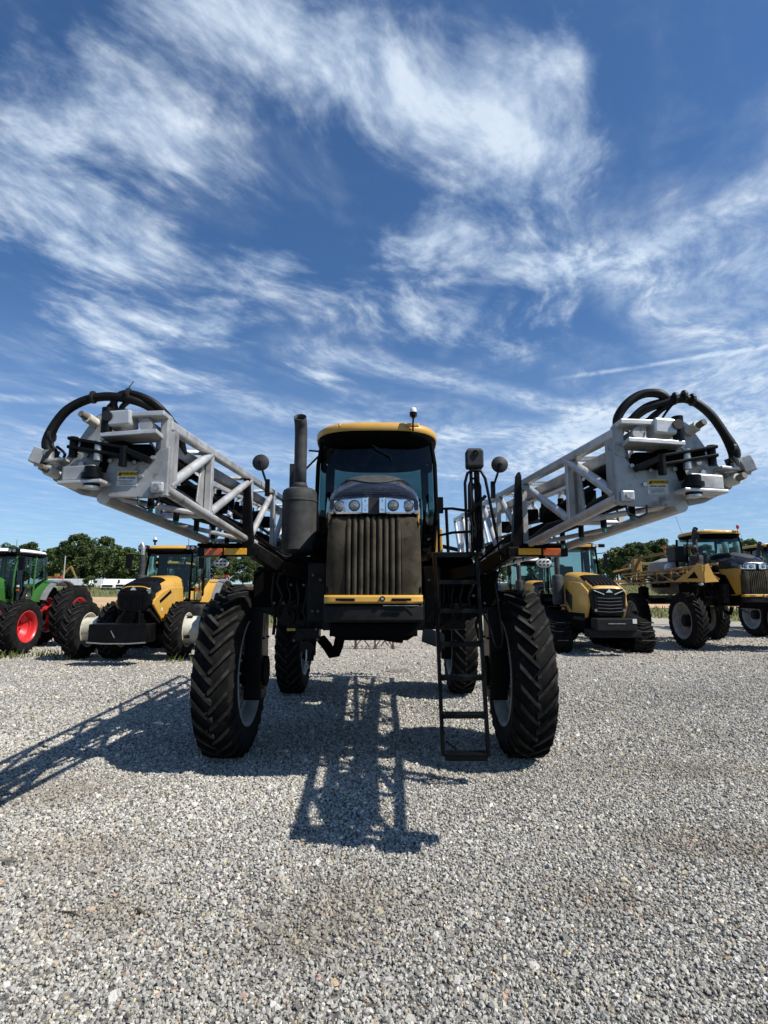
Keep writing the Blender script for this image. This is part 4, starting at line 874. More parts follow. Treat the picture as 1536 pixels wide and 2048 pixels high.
        b = MB(); b.box((-.95,1.6,3.25),(.5,.6,.55)); b.build('cab_filter_box','dgrey',rt,bevel=.04)
        b = MB(); b.box((0,1.2,4.06),(.5,.4,.06)); b.build('roof_receiver','white',rt,bevel=.02)
        b = MB(); b.tube([(-.55,1.9,4.0),(-.75,1.9,4.7)],.006,5); b.build('antenna','ink',rt)
        b = MB(); b.box((-1.0,.2,3.80),(.16,.10,.22)); b.tube([(-1.0,.2,3.75),(-.7,.5,3.7)],.02,6); b.build('cab_mirror','black',rt,bevel=.02)
        for s in (-1,1): boom(rt, s, 1.52, 2.22, -1.75, 6.0, 'yellow')
    else:
        boom(rt, -1, 1.33, 2.42, -3.05, 8.0, 'alu', toe=.012)
        boom(rt, 1, 1.635, 2.365, -3.05, 8.0, 'alu', toe=-.005)
    return rt
main_sp = sprayer((-.10, 6.55, 0), 'large black and yellow crop sprayer with folded silver booms, in the foreground', True)
bg_sp = sprayer((11.75, 18.65, 0), 'yellow crop sprayer with folded yellow booms beside the tracked tractor', False)
bg2 = copy_tree(bg_sp); bg2.location = (17.6, 24.0, 0)
bg2['label'] = 'yellow crop sprayer cut off by the right edge, behind the other yellow sprayer'
# ------------------------------------------------------------------ wheeled tractors
def tractor(loc, label, paint, roofmat, rim, ballast=True, duals=True, fr=(.8,.44), rr_=(1.06,.55), group=None, hub='rimwhite'):
    rt = thing('farm_tractor', loc, label, 'tractor', group)
    fo = (.93, 1.88) if duals else (.95,)
    for s in (-1, 1):
        for k, x in enumerate(fo): wheel(rt, (s*x,0,fr[0]), fr[0], fr[1], .46, 20, rim, (s if k == 0 else -s)*.12, lug=.045)
        for k, x in enumerate(((.52,1.66) if rim == 'rimred' else (.95,1.66)) if duals else (.95,)): wheel(rt, (s*x,3.15,rr_[0]), rr_[0], rr_[1], .60, 22, rim, (s if k == 0 else -s)*.14, lug=.05)
        if duals:
            b = MB(); b.lathe([(s*.93,.30),(s*1.0,.38),(s*1.45,.38),(s*1.56,.34),(s*1.85,.34)], 32, 'x', c=(0,0,fr[0])); b.build('dual_spacer', hub, rt, smooth=40)
            b = MB(); b.lathe([(s*.95,.40),(s*1.66,.40)], 32, 'x', c=(0,3.15,rr_[0])); b.build('dual_spacer', rim, rt, smooth=40)
            for a in (.5, 2.0, 3.6, 5.2):
                b = MB(); y_, z_ = .383*math.cos(a), fr[0]+.383*math.sin(a); b.cyl((s*1.16,y_,z_),(s*1.30,y_,z_),.05,n=10); b.build('spacer_hole', 'ink', rt)
    b = MB(); b.cyl((-.9,0,fr[0]),(.9,0,fr[0]),.14,n=14); b.box((0,0,fr[0]+.1),(.5,.5,.4)); b.build('front_axle','blackdull',rt,smooth=40)
    b = MB(); b.cyl((-1.0,3.15,rr_[0]),(1.0,3.15,rr_[0]),.18,n=14); b.build('rear_axle','blackdull',rt,smooth=40)
    b = MB(); b.box((0,1.5,1.02),(.62,4.2,.55)); b.build('chassis','blackdull',rt,bevel=.03)
    # hood
    ys = [-1.02,-.98,-.85,-.5,0,.6,1.25]; tp = [1.93,2.02,2.10,2.19,2.27,2.34,2.37]; hw = [.34,.39,.43,.47,.49,.50,.50]
    b = MB(); rings = []
    for y, t, h in zip(ys, tp, hw):
        ring = [(-h,y,1.55)]+[(h*math.copysign(abs(math.cos(a))**(2/3.2),math.cos(a)),y,1.80+(t-1.80)*abs(math.sin(a))**(2/3.2)) for a in np.linspace(math.pi,0,17)]+[(h,y,1.55)]
        rings.append(ring)
    b.loft(rings); hd = b.build('hood', paint, rt, smooth=45)
    b = MB(); rings = []
    for y in (-1.035,-1.0,-.85,-.65,-.42):
        t = interp(y, ys, tp)+.012; h = interp(y, ys, hw)+.012; zl = interp(y,[-1.03,-.42],[1.72,1.93])
        rings.append([(-h,y,zl)]+[(h*math.copysign(abs(math.cos(a))**(2/3.2),math.cos(a)),y,max(zl,1.80+(t-1.80)*abs(math.sin(a))**(2/3.2))) for a in np.linspace(math.pi,0,17)]+[(h,y,zl)])
    b.loft(rings); b.build('hood_cowl','black',hd,smooth=45)
    # dark hood top screen following the nose
    b = MB(); vs = []; n = 10
    def hz_(x, y):
        t = interp(y, ys, tp); h = interp(y, ys, hw); return 1.80+(t-1.80)*max(0.,1-abs(x/h)**3.2)**(1/3.2)
    for j in range(n+1):
        y = lerp(-.985, .05, j/n)
        for i in range(n+1):
            x = (2*i/n-1)*interp(y,[-.985,-.5,.05],[.36,.43,.40]); vs.append((x, y, hz_(x,y)+.014))
    b.add(vs, [(j*(n+1)+i, j*(n+1)+i+1, (j+1)*(n+1)+i+1, (j+1)*(n+1)+i) for j in range(n) for i in range(n)]); b.build('hood_screen','blackdull',hd,smooth=60)
    # black nose
    b = MB(); b.loft([[(x*k,y,z) for x,z in ((-.40,1.93),(-.46,1.80),(-.44,1.52),(-.34,1.36),(.34,1.36),(.44,1.52),(.46,1.80),(.40,1.93))] for y,k in ((-.75,1.02),(-1.02,1.0),(-1.08,.93),(-1.10,.85))][::-1]); ns = b.build('nose_grille','black',rt,bevel=.01)
    for k in range(8):
        b = MB(); b.box(((k-3.5)*.085,-1.105,1.60),(.03,.03,.38)); b.build('grille_bar','blackdull',ns,bevel=.006)
    b = MB(); b.prism([(-.09,1.90),(.09,1.90),(.0,2.0)],'y',-1.115,-1.06); b.build('nose_emblem','chrome',rt,bevel=.006)
    for s in (-1,1):
        b = MB(); b.prism([(s*.18,1.845),(s*.42,1.90),(s*.44,1.81),(s*.30,1.79)],'y',-1.09,-.98); hl = b.build('headlight','lampdark',rt,bevel=.008)
        b = MB(); b.prism([(s*.19,1.86),(s*.43,1.915),(s*.44,1.90),(s*.19,1.845)],'y',-1.10,-1.0); b.build('headlight_trim','chrome',hl)
        b = MB(); x = s*.50
        b.prism([(-.85,1.42),(-.98,1.52),(-.95,1.64),(-.45,1.86),(.1,1.98),(1.2,2.02),(1.2,1.52),(.62,1.52),(.50,1.40),(.25,1.02),(-.30,1.05)],'x',x-s*.04,x+s*.02); b.build('side_panel',paint,rt,bevel=.02)
        b = MB(); b.prism([(-.62,1.62),(.15,1.92),(.22,1.84),(-.55,1.55)],'x',x+s*.02,x+s*.026); b.build('side_vent','blackdull',rt)
        b = MB(); b.box((x+s*.024,-.42,1.38),(.006,.11,.09)); b.build('decal','paper',rt)
        b = MB(); b.tube([(s*.40,-1.0,1.38),(s*.44,-.4,1.02)],.05,8); b.build('nose_brace','bumper',rt)
    # front linkage and ballast
    b = MB(); b.box((0,-.85,1.05),(.55,.5,.5)); b.tube([(-.2,-1.1,1.38),(-.3,-1.3,1.0)],.03,8); b.tube([(.2,-1.1,1.38),(.3,-1.3,1.0)],.03,8); b.build('front_linkage','blackdull',rt,bevel=.02)
    if ballast:
        b = MB(); b.box((0,-1.55,.82),(1.46,.62,.46)); bl = b.build('ballast_box','black',rt,bevel=.03)
        b = MB(); b.tube([(-.74,-1.88,.60),(-.3,-1.88,.57),(.3,-1.88,.57),(.74,-1.88,.60)],.018,8); b.build('ballast_bar','steel',bl)
        b = MB(); b.box((-.10,-1.868,.80),(.02,.01,.20),rot=(0,R(-30),0)); b.build('scuff_mark','steel',bl)
    # cab
    b = MB()
    for s in (-1,1):
        b.tube([(s*.66,1.32,1.55),(s*.70,1.24,2.3),(s*.68,1.36,3.12)],.035,8); b.tube([(s*.80,2.15,1.5),(s*.82,2.15,3.12)],.03,8); b.tube([(s*.74,2.92,1.9),(s*.72,2.85,3.12)],.045,8)
    b.bar((-.66,1.34,1.58),(.66,1.34,1.58),.08,.12); b.bar((-.7,2.9,1.95),(.7,2.9,1.95),.08,.1); b.box((0,2.1,1.50),(1.5,1.5,.10)); cb = b.build('cab', paint if paint=='green' else 'blackdull', rt, smooth=50)
    pane('windshield',[(-.66,1.30,1.72),(.66,1.30,1.72),(.67,1.36,3.10),(-.67,1.36,3.10)],cb,'glass',.10)
    for s in (-1,1):
        for ya,yb in ((1.33,2.12),(2.18,2.88)):
            c = [(s*.76,ya,1.62 if ya<2 else 1.95),(s*.80,yb,1.62 if ya<2 else 1.95),(s*.76,yb,3.1),(s*.72,ya,3.1)]
            if s < 0: c = [c[1],c[0],c[3],c[2]]
            pane('side_window',c,cb,'glass',.03)
    pane('rear_window',[(.7,2.9,2.0),(-.7,2.9,2.0),(-.7,2.88,3.1),(.7,2.88,3.1)],cb,'glass',.04)
    b = MB(); b.loft([sring(.78,1.12,3.02,3.05),sring(.88,1.04,3.08,3.10),sring(.88,1.04,3.08,3.175)]); b.build('roof_underside','blackdull',cb,smooth=50)
    b = MB(); b.loft([sring(.87,1.05,3.07,3.177),sring(.89,1.03,3.09,3.21),sring(.84,1.08,3.05,3.27),sring(.65,1.25,2.9,3.31),sring(.3,1.6,2.5,3.325)]); rf = b.build('cab_roof',roofmat,cb,smooth=50)
    for s in (-1,1):
        b = MB(); b.box((s*.74,1.08,3.21),(.30,.20,.16)); lp = b.build('roof_lamp_pod','black',rf,bevel=.03)
        for dx in (-.07,.07):
            b = MB(); b.cyl((s*.74+dx,.985,3.21),(s*.74+dx,.965,3.21),.055,n=16); b.build('roof_lamp','lampdark',lp)
        b = MB(); b.box((s*1.12,.95,2.78),(.17,.10,.44)); b.tube([(s*.72,1.3,2.95),(s*1.12,.98,3.02),(s*1.12,.96,2.9)],.018,7); b.build('mirror','black',rt,bevel=.03)
        b = MB(); b.tube([(s*.86,1.2,1.6),(s*.86,1.2,2.20),(s*.98,1.2,2.22),(s*1.0,1.2,1.9)],.016,7); b.build('step_rail','black',rt,smooth=50)
        b = MB(); b.box((s*.92,1.16,1.92),(.10,.05,.08)); b.build('turn_signal','amber',rt,bevel=.02)
        b = MB(); b.box((s*.92,1.16,2.05),(.09,.05,.08)); b.build('work_lamp','lampglass',rt,bevel=.02)
        b = MB(); b.box((s*.98,1.55,1.28),(.35,.9,.42)); b.build('fuel_tank','dgrey',rt,bevel=.10,seg=3)
        for k in range(3):
            b = MB(); b.box((s*1.12,1.25,.62+.25*k),(.42,.25,.035)); b.build('step','black',rt)
        # rear fender: arched strip, painted with grey edge
        for nm, x0, x1, mt_, a0, a1, rad in (('fender',.62,1.12,paint,R(58),R(158),1.17),('fender_edge',1.12,1.32,'grey',R(50),R(155),1.18)):
            bb = MB(); rings = []
            for a in np.linspace(a0,a1,14):
                y_ = 3.15+rad*math.cos(a); z_ = 1.10+rad*math.sin(a); y2 = 3.15+(rad+.04)*math.cos(a); z2 = 1.10+(rad+.04)*math.sin(a)
                rings.append([(s*x0,y_,z_),(s*x1,y_,z_-.02),(s*x1,y2,z2-.02),(s*x0,y2,z2)])
            bb.loft(rings if s > 0 else [r[::-1] for r in rings]); bb.build(nm,mt_,rt,smooth=40)
        b = MB(); b.box((s*1.25,2.6,2.38),(.50,.06,.07)); b.build('marker_bar','yellowold',rt)
        b = MB(); b.box((s*1.45,2.58,2.38),(.11,.07,.10)); b.build('marker_lamp','redlens' ,rt,bevel=.02)
    b = MB(); b.box((0,2.2,1.95),(.55,.5,.16)); b.box((0,2.45,2.3),(.52,.14,.62),rot=(R(-8),0,0)); b.build('seat','seat',cb,bevel=.04)
    b = MB(); b.tube([(.17*math.cos(a),1.72+.06*math.sin(a),2.2+.14*math.sin(a)) for a in np.linspace(0,6.28,19)],.015,7); b.cyl((0,1.45,1.6),(0,1.7,2.18),.05); b.box((0,1.42,1.95),(.42,.22,.5)); b.build('dash','dgrey',cb,bevel=.01)
    # exhaust
    b = MB(); b.lathe([(1.9,.14),(2.25,.17),(2.36,.15),(2.38,.085),(2.98,.085),(2.99,.07)],20,'z',c=(-.70,.95,0)); ex = b.build('exhaust','muffler',rt,smooth=40)
    b = MB(); b.tube([(-.70,.95,2.98),(-.70,.95,3.16),(-.715,.95,3.26),(-.76,.95,3.34)],.062,14); b.build('exhaust_tip','steel',ex,smooth=40)
    b = MB(); b.cyl((-.48,1.25,3.32),(-.48,1.25,3.42),.03,n=10); b.cyl((-.48,1.25,3.42),(-.48,1.25,3.48),.065,n=14); be = b.build('beacon','black',rt)
    b = MB(); b.lathe([(3.48,.055),(3.55,.05),(3.58,.001)],14,'z',c=(-.48,1.25,0)); b.build('beacon_lens','clear',be,smooth=50)
    b = MB(); b.tube([(.45,1.6,3.3),(.45,1.6,3.62)],.008,5); b.build('antenna','ink',rt)
    return rt
tractor((-6.70, 15.95, 0), 'yellow tractor with black ballast box and white dual hubs beside the green tractor', 'yellow', 'yellow', 'rimwhite')
tractor((-12.9, 17.0, 0), 'green tractor with white roof and red wheels at the left edge', 'green', 'white', 'rimred', ballast=False, fr=(.82,.46), hub='rimred')
t3 = tractor((-10.1, 24.5, 0), 'yellow tractor parked behind the exhaust stack of the front yellow tractor', 'yellow', 'yellow', 'rimwhite', ballast=False, duals=False)
tractor((6.35, 22.2, 0), 'yellow tractor with white roof half hidden behind the sprayer ladder tyre', 'yellow', 'white', 'rimwhite', ballast=False, duals=False)

# ------------------------------------------------------------------ tracked tractor
def tracked(loc, label):
    rt = thing('tracked_tractor', loc, label, 'tractor')
    for s in (-1,1):
        x = s*1.26; hw = .31
        # belt path in (y,z): front idler, rear drive wheel
        c0, r0, c1, r1 = (.0,.47), .47, (2.85,.72), .72
        path = []
        for a in np.linspace(R(270),R(96),12): path.append((c0[0]+r0*math.cos(a), c0[1]+r0*math.sin(a)))
        for a in np.linspace(R(96),R(-90),14): path.append((c1[0]+r1*math.cos(a), c1[1]+r1*math.sin(a)))
        path += [(2.1,.0),(1.4,.0),(.7,.0)]
        n = len(path); cen = (1.5,.6); b = MB(); rings = []
        for (y,z) in path+[path[0]]:
            d = Vector((y-cen[0],z-cen[1])).normalized()*.05
            rings.append([(x-hw,y,z),(x+hw,y,z),(x+hw,y-d.x,z-d.y),(x-hw,y-d.x,z-d.y)])
        b.loft(rings,cap=False); bt = b.build('track_belt','rubber',rt)
        # tread bars
        seg = []; 
        for i in range(n):
            p, q = Vector(path[i]), Vector(path[(i+1)%n]); L = (q-p).length; k = max(1,int(L/.11))
            for j in range(k): seg.append((p+(q-p)*(j/k), (q-p).normalized()))
        b = MB()
        for p, d in seg:
            nn = Vector((-d.y,d.x)); 
            if nn.dot(p-Vector(cen)) < 0: nn = -nn
            for h in (-1,1):
                o = p+nn*.012; vs = []
                for xx, sh in ((x+h*.02,-.05),(x+h*hw,.05)):
                    for a_, u_ in ((-.022,0),(-.016,.035),(.016,.035),(.022,0)):
                        e = o+d*(a_+sh)+nn*u_; vs.append((xx,e.x,max(e.y,.0)))
                b.add(vs,[(0,1,5,4),(1,2,6,5),(2,3,7,6),(3,2,1,0),(4,5,6,7)])
        tb = b.build('track_lugs','rubber',bt); tb['kind'] = 'stuff'
        for (cy,cz),r_,nm in ((c0,r0-.06,'idler_wheel'),(c1,r1-.06,'drive_wheel'),((.85,.22),.18,'roller'),((1.35,.22),.18,'roller'),((1.9,.22),.18,'roller')):
            b = MB(); b.cyl((x-.2,cy,cz),(x+.2,cy,cz),r_,n=28); b.cyl((x-.24,cy,cz),(x+.24,cy,cz),r_*.4,n=18); b.build(nm,'blackdull',rt,smooth=40)
        b = MB(); b.box((x,1.4,.55),(.3,1.6,.3)); b.build('track_frame','black',rt,bevel=.02)
        for k in range(3):
            b = MB(); b.tube([(x-.22,-.50-.05*k,.95-.26*k),(x-.22,-.62-.05*k,.93-.26*k),(x+.22,-.62-.05*k,.93-.26*k),(x+.22,-.50-.05*k,.95-.26*k)],.018,7); b.build('step','black',rt)
    b = MB(); b.box((0,1.3,.95),(1.2,3.8,.55)); b.box((0,1.4,.6),(2.3,.3,.2)); b.build('chassis','blackdull',rt,bevel=.03)
    ys = [-.95,-.90,-.75,-.4,.2,.9,1.5]; tp = [1.90,2.02,2.12,2.26,2.40,2.50,2.55]; hw_ = [.42,.46,.50,.54,.56,.57,.57]
    b = MB(); rings = []
    for y,t,h in zip(ys,tp,hw_):
        rings.append([(-h,y,1.4)]+[(h*math.copysign(abs(math.cos(a))**(2/4.2),math.cos(a)),y,1.75+(t-1.75)*abs(math.sin(a))**(2/4.2)) for a in np.linspace(math.pi,0,17)]+[(h,y,1.4)])
    b.loft(rings); hd = b.build('hood','yellow',rt,smooth=45)
    n = 12; vs = []; b = MB()
    for j in range(n+1):
        y = lerp(-.93,.25,j/n)
        for i in range(n+1):
            h = interp(y,ys,hw_); t = interp(y,ys,tp); x = (2*i/n-1)*h*interp(y,[-.93,-.6,.25],[.97,.95,.72]); vs.append((x,y,1.75+(t-1.75)*max(0.,1-abs(x/h)**4.2)**(1/4.2)+.008))
    b.add(vs,[(j*(n+1)+i,j*(n+1)+i+1,(j+1)*(n+1)+i+1,(j+1)*(n+1)+i) for j in range(n) for i in range(n)]); b.build('hood_screen','blackdull',hd,smooth=60)
    for k in range(7):
        b = MB(); y0 = -.85; pts = []
        x = (k-3)*.11
        for y in np.linspace(-.85,.15,9):
            h = interp(y,ys,hw_); t = interp(y,ys,tp); pts.append((x,y,1.75+(t-1.75)*max(0.,1-abs(x/h)**4.2)**(1/4.2)+.012))
        b.tube(pts,.012,6); b.build('screen_rib','dgrey',hd,smooth=50)
    b = MB(); b.loft([[(x*k,y,z) for x,z in ((-.46,1.95),(-.54,1.80),(-.50,1.35),(-.40,1.16),(.40,1.16),(.50,1.35),(.54,1.80),(.46,1.95))] for y,k in ((-.6,1.04),(-.95,1.0),(-1.04,.93),(-1.06,.84))][::-1]); ns = b.build('nose_grille','black',rt,bevel=.01)
    for k in range(5):
        b = MB(); b.tube([(-.36,-1.06,1.28+.10*k),(0,-1.09,1.26+.10*k),(.36,-1.06,1.28+.10*k)],.016,6); b.build('grille_bar','dgrey',ns,smooth=50)
    b = MB(); b.prism([(-.11,1.84),(.11,1.84),(0,1.95)],'y',-1.075,-1.0); b.build('nose_emblem','chrome',rt,bevel=.006)
    for s in (-1,1):
        b = MB(); b.prism([(s*.16,1.79),(s*.44,1.90),(s*.50,1.80),(s*.36,1.72)],'y',-1.05,-.9); hl = b.build('headlight','black',rt,bevel=.01)
        for x,z in ((.30,1.79),(.39,1.81)):
            b = MB(); b.cyl((s*x,-1.045,z),(s*x,-1.06,z),.035,n=14); b.build('headlamp','lampglass',hl)
        b = MB(); b.prism([(s*.15,1.80),(s*.45,1.92),(s*.46,1.90),(s*.15,1.775)],'y',-1.07,-.95); b.build('headlight_trim','chrome',hl)
        b = MB(); b.cyl((s*.42,-1.04,1.32),(s*.42,-1.065,1.32),.045,n=16); b.build('fog_lamp','lampdark',rt)
        x = s*.57; b = MB(); b.prism([(-.70,1.12),(-.92,1.45),(-.85,1.9),(-.3,2.14),(1.45,2.30),(1.45,1.6),(.9,1.2),(.3,1.0),(-.4,.98)],'x',x-s*.05,x+s*.02); b.build('side_panel','yellow',rt,bevel=.02)
        b = MB(); b.prism([(.55,1.25),(1.10,1.6),(1.10,2.0),(.45,1.75)],'x',x+s*.02,x+s*.028); b.build('side_vent','ink',rt)
        b = MB(); b.box((s*.585,-.1,1.06),(.04,1.0,.10)); b.build('sill','black',rt)
    b = MB(); b.box((0,-1.25,.92),(1.18,.45,.36)); b.box((0,-1.12,.66),(1.5,.5,.22)); wb = b.build('front_weight','bumper',rt,bevel=.03)
    b = MB(); b.box((.52,-1.482,1.02),(.12,.006,.13)); b.build('label','paper',wb)
    b = MB(); b.box((0,-1.482,.95),(.5,.012,.02)); b.build('weight_slot','steel',wb)
    b = MB()
    for s in (-1,1):
        b.tube([(s*.70,1.65,1.7),(s*.74,1.58,2.5),(s*.72,1.70,3.38)],.035,8); b.tube([(s*.74,3.1,1.9),(s*.72,3.05,3.38)],.045,8); b.tube([(s*.8,2.35,1.7),(s*.8,2.35,3.38)],.025,8)
    b.bar((-.7,1.66,1.85),(.7,1.66,1.85),.08,.12); b.box((0,2.4,1.6),(1.5,1.5,.12)); cb = b.build('cab','blackdull',rt,smooth=50)
    pane('windshield',[(-.70,1.62,2.0),(.70,1.62,2.0),(.71,1.70,3.36),(-.71,1.70,3.36)],cb,'glass',.10)
    for s in (-1,1):
        for ya,yb in ((1.68,2.32),(2.38,3.05)):
            c = [(s*.78,ya,1.8),(s*.80,yb,1.8),(s*.76,yb,3.36),(s*.74,ya,3.36)]
            if s < 0: c = [c[1],c[0],c[3],c[2]]
            pane('side_window',c,cb,'glass',.03)
    pane('rear_window',[(.7,3.1,2.0),(-.7,3.1,2.0),(-.7,3.08,3.36),(.7,3.08,3.36)],cb,'glass',.04)
    b = MB(); b.loft([sring(.80,1.42,3.2,3.36),sring(.86,1.38,3.24,3.44),sring(.86,1.38,3.24,3.50),sring(.75,1.5,3.1,3.57),sring(.3,1.9,2.7,3.59)]); rf = b.build('cab_roof','black',cb,smooth=50)
    b = MB(); b.box((0,1.375,3.46),(.92,.03,.10)); b.build('roof_panel','yellow',rf,bevel=.02)
    for s in (-1,1):
        for dx in (.55,.66):
            b = MB(); b.cyl((s*dx,1.40,3.46),(s*dx,1.36,3.46),.05,n=14); b.build('roof_lamp','lampglass',rf)
        b = MB(); b.box((s*.82,1.40,3.46),(.22,.12,.12)); b.build('roof_lamp_pod','black',rf,bevel=.03)
        b = MB(); b.box((s*.98,1.5,2.95),(.12,.08,.46)); b.tube([(s*.75,1.68,3.2),(s*.98,1.52,3.22),(s*.98,1.5,3.1)],.016,6); b.build('mirror','black',rt,bevel=.04,seg=3)
    b = MB(); b.box((0,2.5,2.15),(.55,.5,.16)); b.box((0,2.75,2.5),(.52,.14,.62),rot=(R(-8),0,0)); b.build('seat','seat',cb,bevel=.04)
    b = MB(); b.box((.05,1.95,2.3),(.5,.2,.5)); b.build('dash','dgrey',cb,bevel=.03)
    b = MB(); b.lathe([(1.45,.17),(1.5,.19),(2.38,.19),(2.43,.16),(2.46,.09),(3.30,.09)],22,'z',c=(-.83,1.15,0)); b.tube([(-.83,1.15,3.3),(-.83,1.15,3.36),(-.83,1.09,3.45)],.088,14); b.build('exhaust','muffler',rt,smooth=40)
    b = MB(); b.tube([(-.35,1.35,3.3),(-.35,1.33,3.85)],.007,5); b.build('antenna','ink',rt)
    return rt
tracked((6.72, 17.65, 0), 'yellow tracked tractor with black ribbed hood beside the yellow sprayer')

# ------------------------------------------------------------------ small things on the lot
rt = thing('steel_stand', (-.35, 18.6, 0), 'low brown steel trestle stand on the gravel behind the foreground sprayer', 'stand')
b = MB(); b.bar((-.75,0,.74),(.75,0,.74),.08,.06); b.bar((-.75,.6,.74),(.75,.6,.74),.08,.06); b.build('top_rail','rust',rt)
for x in (-.60,.0+.05,.65):
    for y in (0,.6):
        b = MB(); b.bar((x,y,.03),(x,y,.74),.05,.05,(0,1,0)); b.box((x,y,.015),(.14,.14,.03)); b.build('leg','rust',rt)
    b = MB(); b.bar((x-.01,0,.05),(x+.50 if x<.5 else x-.4,.02,.70),.035,.035,(0,1,0)); b.bar((x+.45 if x<.5 else x-.4,-.02,.10),(x+.02,0,.68),.035,.035,(0,1,0)); b.build('brace','rust',rt)
rt = thing('manhole_cover', (.33, 13.4, 0), 'small round iron cover set in the gravel behind the sprayer', 'manhole cover')
b = MB(); b.lathe([(0,.30),(.016,.29),(.016,.25),(.012,.24),(.012,.001)],32,'z'); b.build('cover','iron',rt,smooth=30)
for k, (pts, lab) in enumerate(((((-1.83,3.43,.012),(-1.76,3.405,.022),(-1.70,3.38,.014)),'dark dry twig lying on the foreground gravel at lower left'),(((-1.42,3.46,.012),(-1.39,3.43,.020),(-1.35,3.40,.014)),'short dark bit of bark on the foreground gravel right of the twig'))):
    b = MB(); b.tube(pts,[.005,.007,.004] if k == 0 else [.007,.010,.006],7); tag(b.build('twig','bark',None,smooth=50), lab, 'twig')
rt = thing('red_implement', (-6.4, 24.6, 0), 'dark red implement frame behind the yellow tractor beside the foreground tyre', 'implement')
b = MB(); b.box((0,0,2.05),(1.6,.5,.16)); b.box((0,.4,1.9),(1.2,.3,.3)); b.build('body','rust',rt,bevel=.03)
for x in (-.6,.6):
    b = MB(); b.bar((x,0,0),(x,0,2.0),.12,.12,(0,1,0)); b.build('leg','rust',rt)

# ------------------------------------------------------------------ distance: trailers, pickups, pole, excavator
def trailer(loc, L, label):
    rt = thing('box_trailer', loc, label, 'trailer', None)
    b = MB(); b.box((0,0,2.05),(L,2.5,2.3)); bd = b.build('box_body','trailer',rt,bevel=.03)
    for k in range(int(L/1.2)+1):
        b = MB(); b.box((-L/2+.1+k*1.2 if -L/2+.1+k*1.2 < L/2 else L/2-.1,-1.26,2.05),(.06,.03,2.2)); b.build('side_post','trailer',bd)
    b = MB(); b.box((0,0,.8),(L*.96,1.0,.2)); b.build('chassis','blackdull',rt)
    for x in (L/2-1.2,L/2-2.4):
        for s in (-1,1):
            b = MB(); b.cyl((x,s*.95,.5),(x,s*1.2,.5),.5,n=20); b.build('wheel','rubber',rt,smooth=40)
    for s in (-1,1):
        b = MB(); b.bar((-L/2+2,s*.8,0),(-L/2+2,s*.8,.8),.1,.1,(0,1,0)); b.build('landing_leg','steel',rt)
    return rt
trailer((-49.7, 88, tz(88)-1.95), 6.0, 'long white box trailer in the field behind the green tractor')
trailer((-45.0, 91, tz(91)-2.0), 4.2, 'short white box trailer right of the dark bush in the field')
def pickup(loc, label, rz):
    rt = thing('pickup_truck', loc, label, 'pickup', None, rz)
    b = MB(); b.prism([(-2.6,.5),(-2.65,1.0),(-1.3,1.1),(-.7,1.75),(.7,1.78),(1.0,1.1),(2.6,1.08),(2.6,.5)],'x',-.92,.92); b.build('body','white',rt,bevel=.06)
    b = MB(); b.prism([(-1.18,1.12),(-.68,1.68),(.62,1.70),(.85,1.12)],'x',-.93,.93); b.build('windows','dgrey',rt)
    b = MB(); b.box((0,-2.66,.8),(1.3,.04,.25)); b.build('grille','blackdull',rt)
    for x in (-.8,.8):
        for y in (-1.7,1.7):
            b = MB(); b.cyl((x-.12,y,.36),(x+.12,y,.36),.36,n=18); b.build('wheel','rubber',rt,smooth=40)
    return rt
pickup((-38.8, 79, tz(79)-.3), 'small white pickup truck beyond the field, nearer the trailers', R(15))
pickup((-36.6, 80, tz(80)-.3), 'small white pickup truck beyond the field, right beside the other pickup', R(-8))
rt = thing('utility_pole', (-46.3, 80, tz(80)), 'thin pale utility pole standing by the white trailer', 'pole')
b = MB(); b.tube([(0,0,0),(0,0,4.8)],[.11,.09],10); b.build('pole_shaft','pole',rt,smooth=40)
rt = thing('excavator', (-56.3, 96, tz(96)+.4), 'yellow excavator with raised bent boom behind the white trailers', 'excavator')
rt.scale = (.56,.56,.56)
b = MB(); b.prism([(0,1.4),(1.5,3.7),(2.7,5.0),(3.3,5.5),(3.4,5.2),(2.9,4.5),(1.9,3.2),(.6,1.3)],'y',-.2,.2); b.build('boom_arm','yellowold',rt,bevel=.03)
b = MB(); b.prism([(2.9,5.2),(3.3,5.55),(3.7,5.2),(5.2,2.2),(4.9,2.0),(3.4,4.6)],'y',-.18,.18); b.build('stick_arm','yellowold',rt,bevel=.03)
b = MB(); b.prism([(4.8,2.1),(5.3,2.2),(5.4,1.3),(4.9,.9),(4.4,1.3)],'y',-.5,.5); b.build('bucket','iron',rt,bevel=.03)
b = MB(); b.box((-1.2,0,1.6),(2.8,2.4,1.2)); b.box((-.3,-.8,2.5),(1.2,.9,1.0)); b.build('house','yellowold',rt,bevel=.06)
for s in (-1,1):
    b = MB(); b.box((-.9,s*1.0,.45),(3.6,.5,.85)); b.build('track','rubber',rt,bevel=.3,seg=4)

